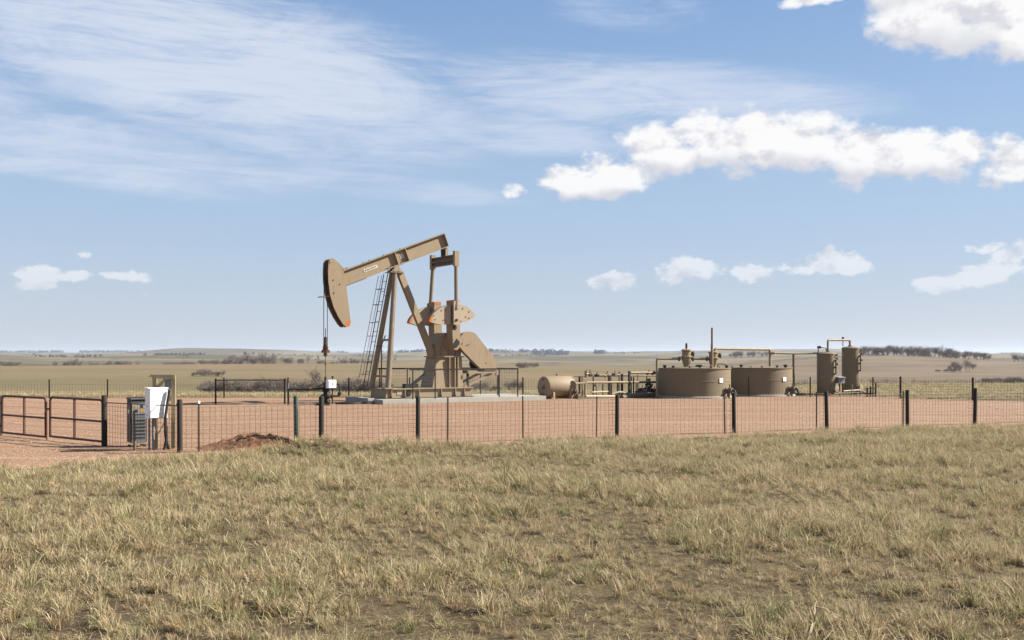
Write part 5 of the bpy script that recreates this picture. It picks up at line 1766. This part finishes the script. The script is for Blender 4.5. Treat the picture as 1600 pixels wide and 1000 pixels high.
def woody(seed, kind):
    """trunk and crown of unit height; kind 'shrub' many stems from the ground, 'tree' one trunk with limbs"""
    r = random.Random(seed)
    tr_, cr = MB(), MB()
    nodes = []

    def limb(p, d, L, rad, depth):
        q = p + d * L
        mid = p + d * L * 0.5 + Vector((r.gauss(0, 1), r.gauss(0, 1), r.gauss(0, 0.5))) * L * 0.07
        tr_.tube([p, mid, q], rad, 5, rad * 0.5, cap=False)
        if depth == 0:
            nodes.append((q, d))
            nodes.append((mid, d))
            return
        for i in range(r.choice([2, 3, 3])):
            nd = (d + Vector((r.gauss(0, 0.55), r.gauss(0, 0.55), r.gauss(0.10, 0.35)))).normalized()
            limb(q if i < 2 else mid, nd, L * r.uniform(0.55, 0.8), rad * 0.55, depth - 1)
    if kind == 'tree':
        for i in range(r.choice([1, 2, 3])):
            limb(Vector((r.gauss(0, 0.04), r.gauss(0, 0.04), -0.02)), Vector((r.gauss(0, 0.22), r.gauss(0, 0.22), 1)).normalized(), r.uniform(0.16, 0.26), 0.018, 3)
    else:
        for i in range(7):
            a = i / 7 * 6.28 + r.uniform(-0.4, 0.4)
            d = Vector((math.cos(a) * r.uniform(0.2, 0.9), math.sin(a) * r.uniform(0.2, 0.9), 1)).normalized()
            limb(Vector((math.cos(a) * 0.12, math.sin(a) * 0.12, -0.03)), d, r.uniform(0.28, 0.4), 0.014, 2)
    nt = 11 if kind == 'tree' else 26
    for (p, d) in nodes:
        for k in range(nt):
            dd = (d * 0.6 + Vector((r.gauss(0, 0.75), r.gauss(0, 0.75), r.gauss(0.25, 0.5)))).normalized()
            st = p * r.uniform(0.78, 1.05) + Vector((r.gauss(0, 1), r.gauss(0, 1), r.gauss(0, 1))) * 0.06
            st.z = max(st.z, 0.02)
            L = r.uniform(0.06, 0.18)
            w = r.uniform(0.003, 0.0065)
            s = dd.cross(Vector((r.gauss(0, 1), r.gauss(0, 1), r.gauss(0, 1)))).normalized() * w
            e = st + dd * L
            cr.add([st - s, st + s, e + s * 0.25, e - s * 0.25], [(0, 1, 2, 3)])
    top = max(v[2] for v in cr.v)
    for m in (tr_, cr):
        m.v = [(x / top, y / top, z / top) for x, y, z in m.v]
    return mesh_from('trunk', tr_.v, tr_.f, 'bark'), mesh_from('crown', cr.v, cr.f, 'twigs')


SHRUBS = [woody(100 + i, 'shrub') for i in range(4)]
TREES = [woody(200 + i, 'tree') for i in range(5)]
rt = random.Random(77)


def plant(kind, px, d, h, label, group, wide=1.0, sink=0.0):
    x = gx(px, d)
    lib = SHRUBS if kind == 'shrub' else TREES
    tm, cm = rt.choice(lib)
    root = empty('bare_' + kind, (x, d, gnd(x, d) - sink), rt.uniform(0, 6.28))
    root.scale = (h * wide * rt.uniform(0.9, 1.15), h * wide * rt.uniform(0.9, 1.15), h)
    tag(root, label, kind, group)
    for nm, me in (('trunk', tm), ('crown', cm)):
        o = bpy.data.objects.new(nm, me)
        COL.objects.link(o)
        o.parent = root
    return root


def row(kind, n, px0, px1, d0, d1, h0, h1, label, group, wide=1.0, arch=False, sink=0.0):
    for i in range(n):
        f = (i + 0.5) / n
        px = px0 + (px1 - px0) * f + rt.uniform(-0.5, 0.5) * (px1 - px0) / n * 1.4
        h = rt.uniform(h0, h1)
        if arch:
            h *= 0.55 + 0.45 * math.sin(math.pi * f) ** 0.6
        plant(kind, px, rt.uniform(d0, d1), h, label, group, wide, sink)


# thicket in the draw behind the wellhead
row('shrub', 62, 324, 598, 116, 138, 1.5, 2.6, 'bare grey shrub in the dark thicket beyond the wellhead', 'thicket shrubs beyond the wellhead', 1.05)
row('shrub', 9, 560, 800, 122, 136, 1.3, 2.0, 'bare low shrub beyond the pump jack base', 'shrubs beyond the pump jack', 1.1)
plant('tree', 487, 140, 4.3, 'taller bare sapling rising from the thicket by the wellhead', None, 0.6)
# small island of brush in the left field
row('shrub', 5, 302, 346, 268, 280, 1.7, 2.7, 'bare shrub in the small brush island in the left field', 'brush island shrubs', 1.1, True)
plant('shrub', 238, 262, 0.9, 'low lone brush tuft in the left field near the timber rack', None, 1.6)
# grove behind the crest on the left
row('tree', 22, 350, 446, 635, 700, 8.0, 11.0, 'bare grey tree in the large grove on the left crest', 'grove trees on the left crest', 0.95, True)
row('shrub', 9, 310, 372, 600, 660, 3.2, 4.6, 'bare shrub at the left foot of the large grove', 'shrubs beside the left grove', 1.1)
row('tree', 7, 440, 482, 640, 700, 5.5, 8.0, 'bare smaller tree trailing right of the large grove', 'small trees right of the left grove', 0.8)
row('shrub', 6, 484, 580, 640, 700, 3.5, 5.5, 'bare shrub dotted on the slope behind the pump jack head', 'shrubs behind the pump head', 1.1)
# brush lines at the far left
row('tree', 8, 84, 126, 680, 740, 6.0, 9.0, 'bare grey tree in the loose group at the far left', 'loose trees at the far left', 0.9, True)
row('tree', 20, 130, 214, 690, 760, 5.5, 7.5, 'bare tree in the long brush line on the left', 'brush line trees on the left', 0.95)
row('shrub', 7, 262, 304, 660, 720, 4.0, 5.5, 'bare shrub in the brush line short of the large grove', 'shrubs short of the left grove', 1.1)
row('shrub', 6, 0, 30, 620, 680, 3.5, 5.0, 'bare shrub at the left edge of the picture', 'shrubs at the left edge', 1.1)
# middle distance
row('shrub', 6, 806, 836, 470, 500, 2.4, 3.8, 'bare shrub standing between pump jack and drum tank', 'shrubs behind the drum tank', 1.2, True)
row('tree', 11, 1138, 1198, 1080, 1150, 7.0, 10.0, 'small dark tree in the far belt above the storage tanks', 'far belt above the storage tanks', 0.9)
# right-hand woods
row('tree', 46, 1340, 1494, 660, 730, 6.0, 9.0, 'bare grey tree in the long belt on the right ridge', 'tree belt on the right ridge', 1.0)
row('tree', 13, 1490, 1548, 650, 700, 4.5, 6.8, 'bare tree at the tapering right end of the ridge belt', 'right end of the ridge belt', 1.05)
row('tree', 8, 1576, 1640, 620, 680, 5.0, 6.8, 'bare tree at the right edge of the picture', 'trees at the right edge', 0.9)
row('tree', 9, 1484, 1520, 380, 425, 4.2, 6.2, 'bare tree in the small clump on the right hillside', 'small clump on the right hillside', 0.75, True)
row('shrub', 5, 1466, 1500, 385, 410, 1.2, 2.0, 'low shrub at the foot of the hillside clump', 'shrubs by the hillside clump', 1.4)
row('shrub', 9, 1540, 1600, 215, 245, 1.2, 2.0, 'low brush on the lower right slope', 'brush on the lower right slope', 1.5)
row('shrub', 34, 1225, 1660, 128, 142, 2.0, 2.5, 'low grey brush filling the ditch beyond the right fence', 'ditch brush beyond the right fence', 1.2)


def far_woods():
    """wooded ridges kilometres away that read as one mass"""
    r = random.Random(9)
    m = MB()
    spots = []

    def band(px0, px1, d0, d1, h0, h1, n, gap=0.0):
        for i in range(n):
            px = r.uniform(px0, px1)
            if gap and (math.sin(px * 0.031 + d0) + math.sin(px * 0.083 + 2)) < gap:
                continue
            d = r.uniform(d0, d1)
            spots.append((gx(px, d), d, r.uniform(h0, h1)))
    band(-500, 345, 5800, 6150, 8, 16, 1500, -1.2)
    band(340, 640, 5800, 6150, 6, 13, 520, -1.0)
    band(240, 320, 2000, 2300, 5, 8, 110)
    band(0, 300, 1500, 1900, 3, 6, 180, 0.1)
    band(380, 480, 2600, 2900, 6, 9, 80)
    band(620, 830, 3300, 3600, 6, 12, 300, -0.9)
    band(740, 850, 2100, 2400, 4, 7, 110, -0.3)
    band(832, 888, 3200, 3400, 8, 16, 140)
    band(928, 945, 3300, 3400, 10, 14, 26)
    band(940, 1000, 3300, 3400, 3, 6, 50)
    band(1040, 1350, 5900, 6200, 6, 14, 520, -0.6)
    band(1340, 1520, 5700, 6200, 8, 18, 420, -1.1)
    band(1520, 2200, 5700, 6200, 8, 18, 800, -0.8)
    band(480, 620, 1600, 2200, 3, 6, 70)
    band(1340, 1500, 1500, 1700, 6, 9, 160, -0.8)
    for (x, y, h) in spots:
        z = gnd(x, y)
        w = h * r.uniform(0.7, 1.3)
        for k in range(14):
            a, e = r.uniform(0, 6.28), r.uniform(0, 1)
            rr = w * 0.5 * math.sqrt(max(0.05, 1 - e * e))
            c = Vector((x + math.cos(a) * rr * r.random() ** 0.5, y + math.sin(a) * rr * r.random() ** 0.5, z + h * (0.1 + 0.85 * e)))
            u = Vector((r.gauss(0, 1), r.gauss(0, 1), r.gauss(0, 1))).normalized() * h * 0.16
            v = u.cross(Vector((r.gauss(0, 1), r.gauss(0, 1), r.gauss(0, 1)))).normalized() * h * 0.16
            m.add([c - u, c + v, c + u, c - v], [(0, 1, 2, 3)])
    o = m.build('far_woods', 'far_wood', smooth=False)
    tag(o, 'dark wooded ridges and shelter belts along the horizon', 'woods', kind='stuff')


far_woods()
mx_ = gx(864, 3250)
mast = empty('radio_mast', (mx_, 3250, gnd(mx_, 3250)))
tag(mast, 'thin radio mast on the horizon above the drum tank', 'mast')
mh = gz(543, 3250) - gnd(mx_, 3250)
part('tower', MB().tube([(0, 0, 0), (0, 0, mh)], 1.3, 4, 0.8), 'galvanised', mast)
for f in (0.35, 0.7):
    part('cross_arm', MB().box((0, 0, mh * f), (3.0, 0.5, 0.5)), 'galvanised', mast)

# ------------------------------------------------------------------ haze
hz_m = bpy.data.materials.new('haze')
hz_m.use_nodes = True
ht_ = hz_m.node_tree
ht_.nodes.clear()
ho = ht_.nodes.new('ShaderNodeOutputMaterial')
hv = ht_.nodes.new('ShaderNodeVolumePrincipled')
hv.inputs['Color'].default_value = (0.66, 0.75, 0.90, 1)
hv.inputs['Density'].default_value = 0.00007
hv.inputs['Anisotropy'].default_value = 0.2
ht_.links.new(hv.outputs[0], ho.inputs['Volume'])
MAT['haze'] = hz_m
hzo = MB().box((0, 3450, 5), (40000, 14000, 130)).build('haze', 'haze', smooth=False)
tag(hzo, 'pale blue haze lying over the distant hills', kind='stuff')
print('grass tufts', NG, 'objects', len(bpy.data.objects))
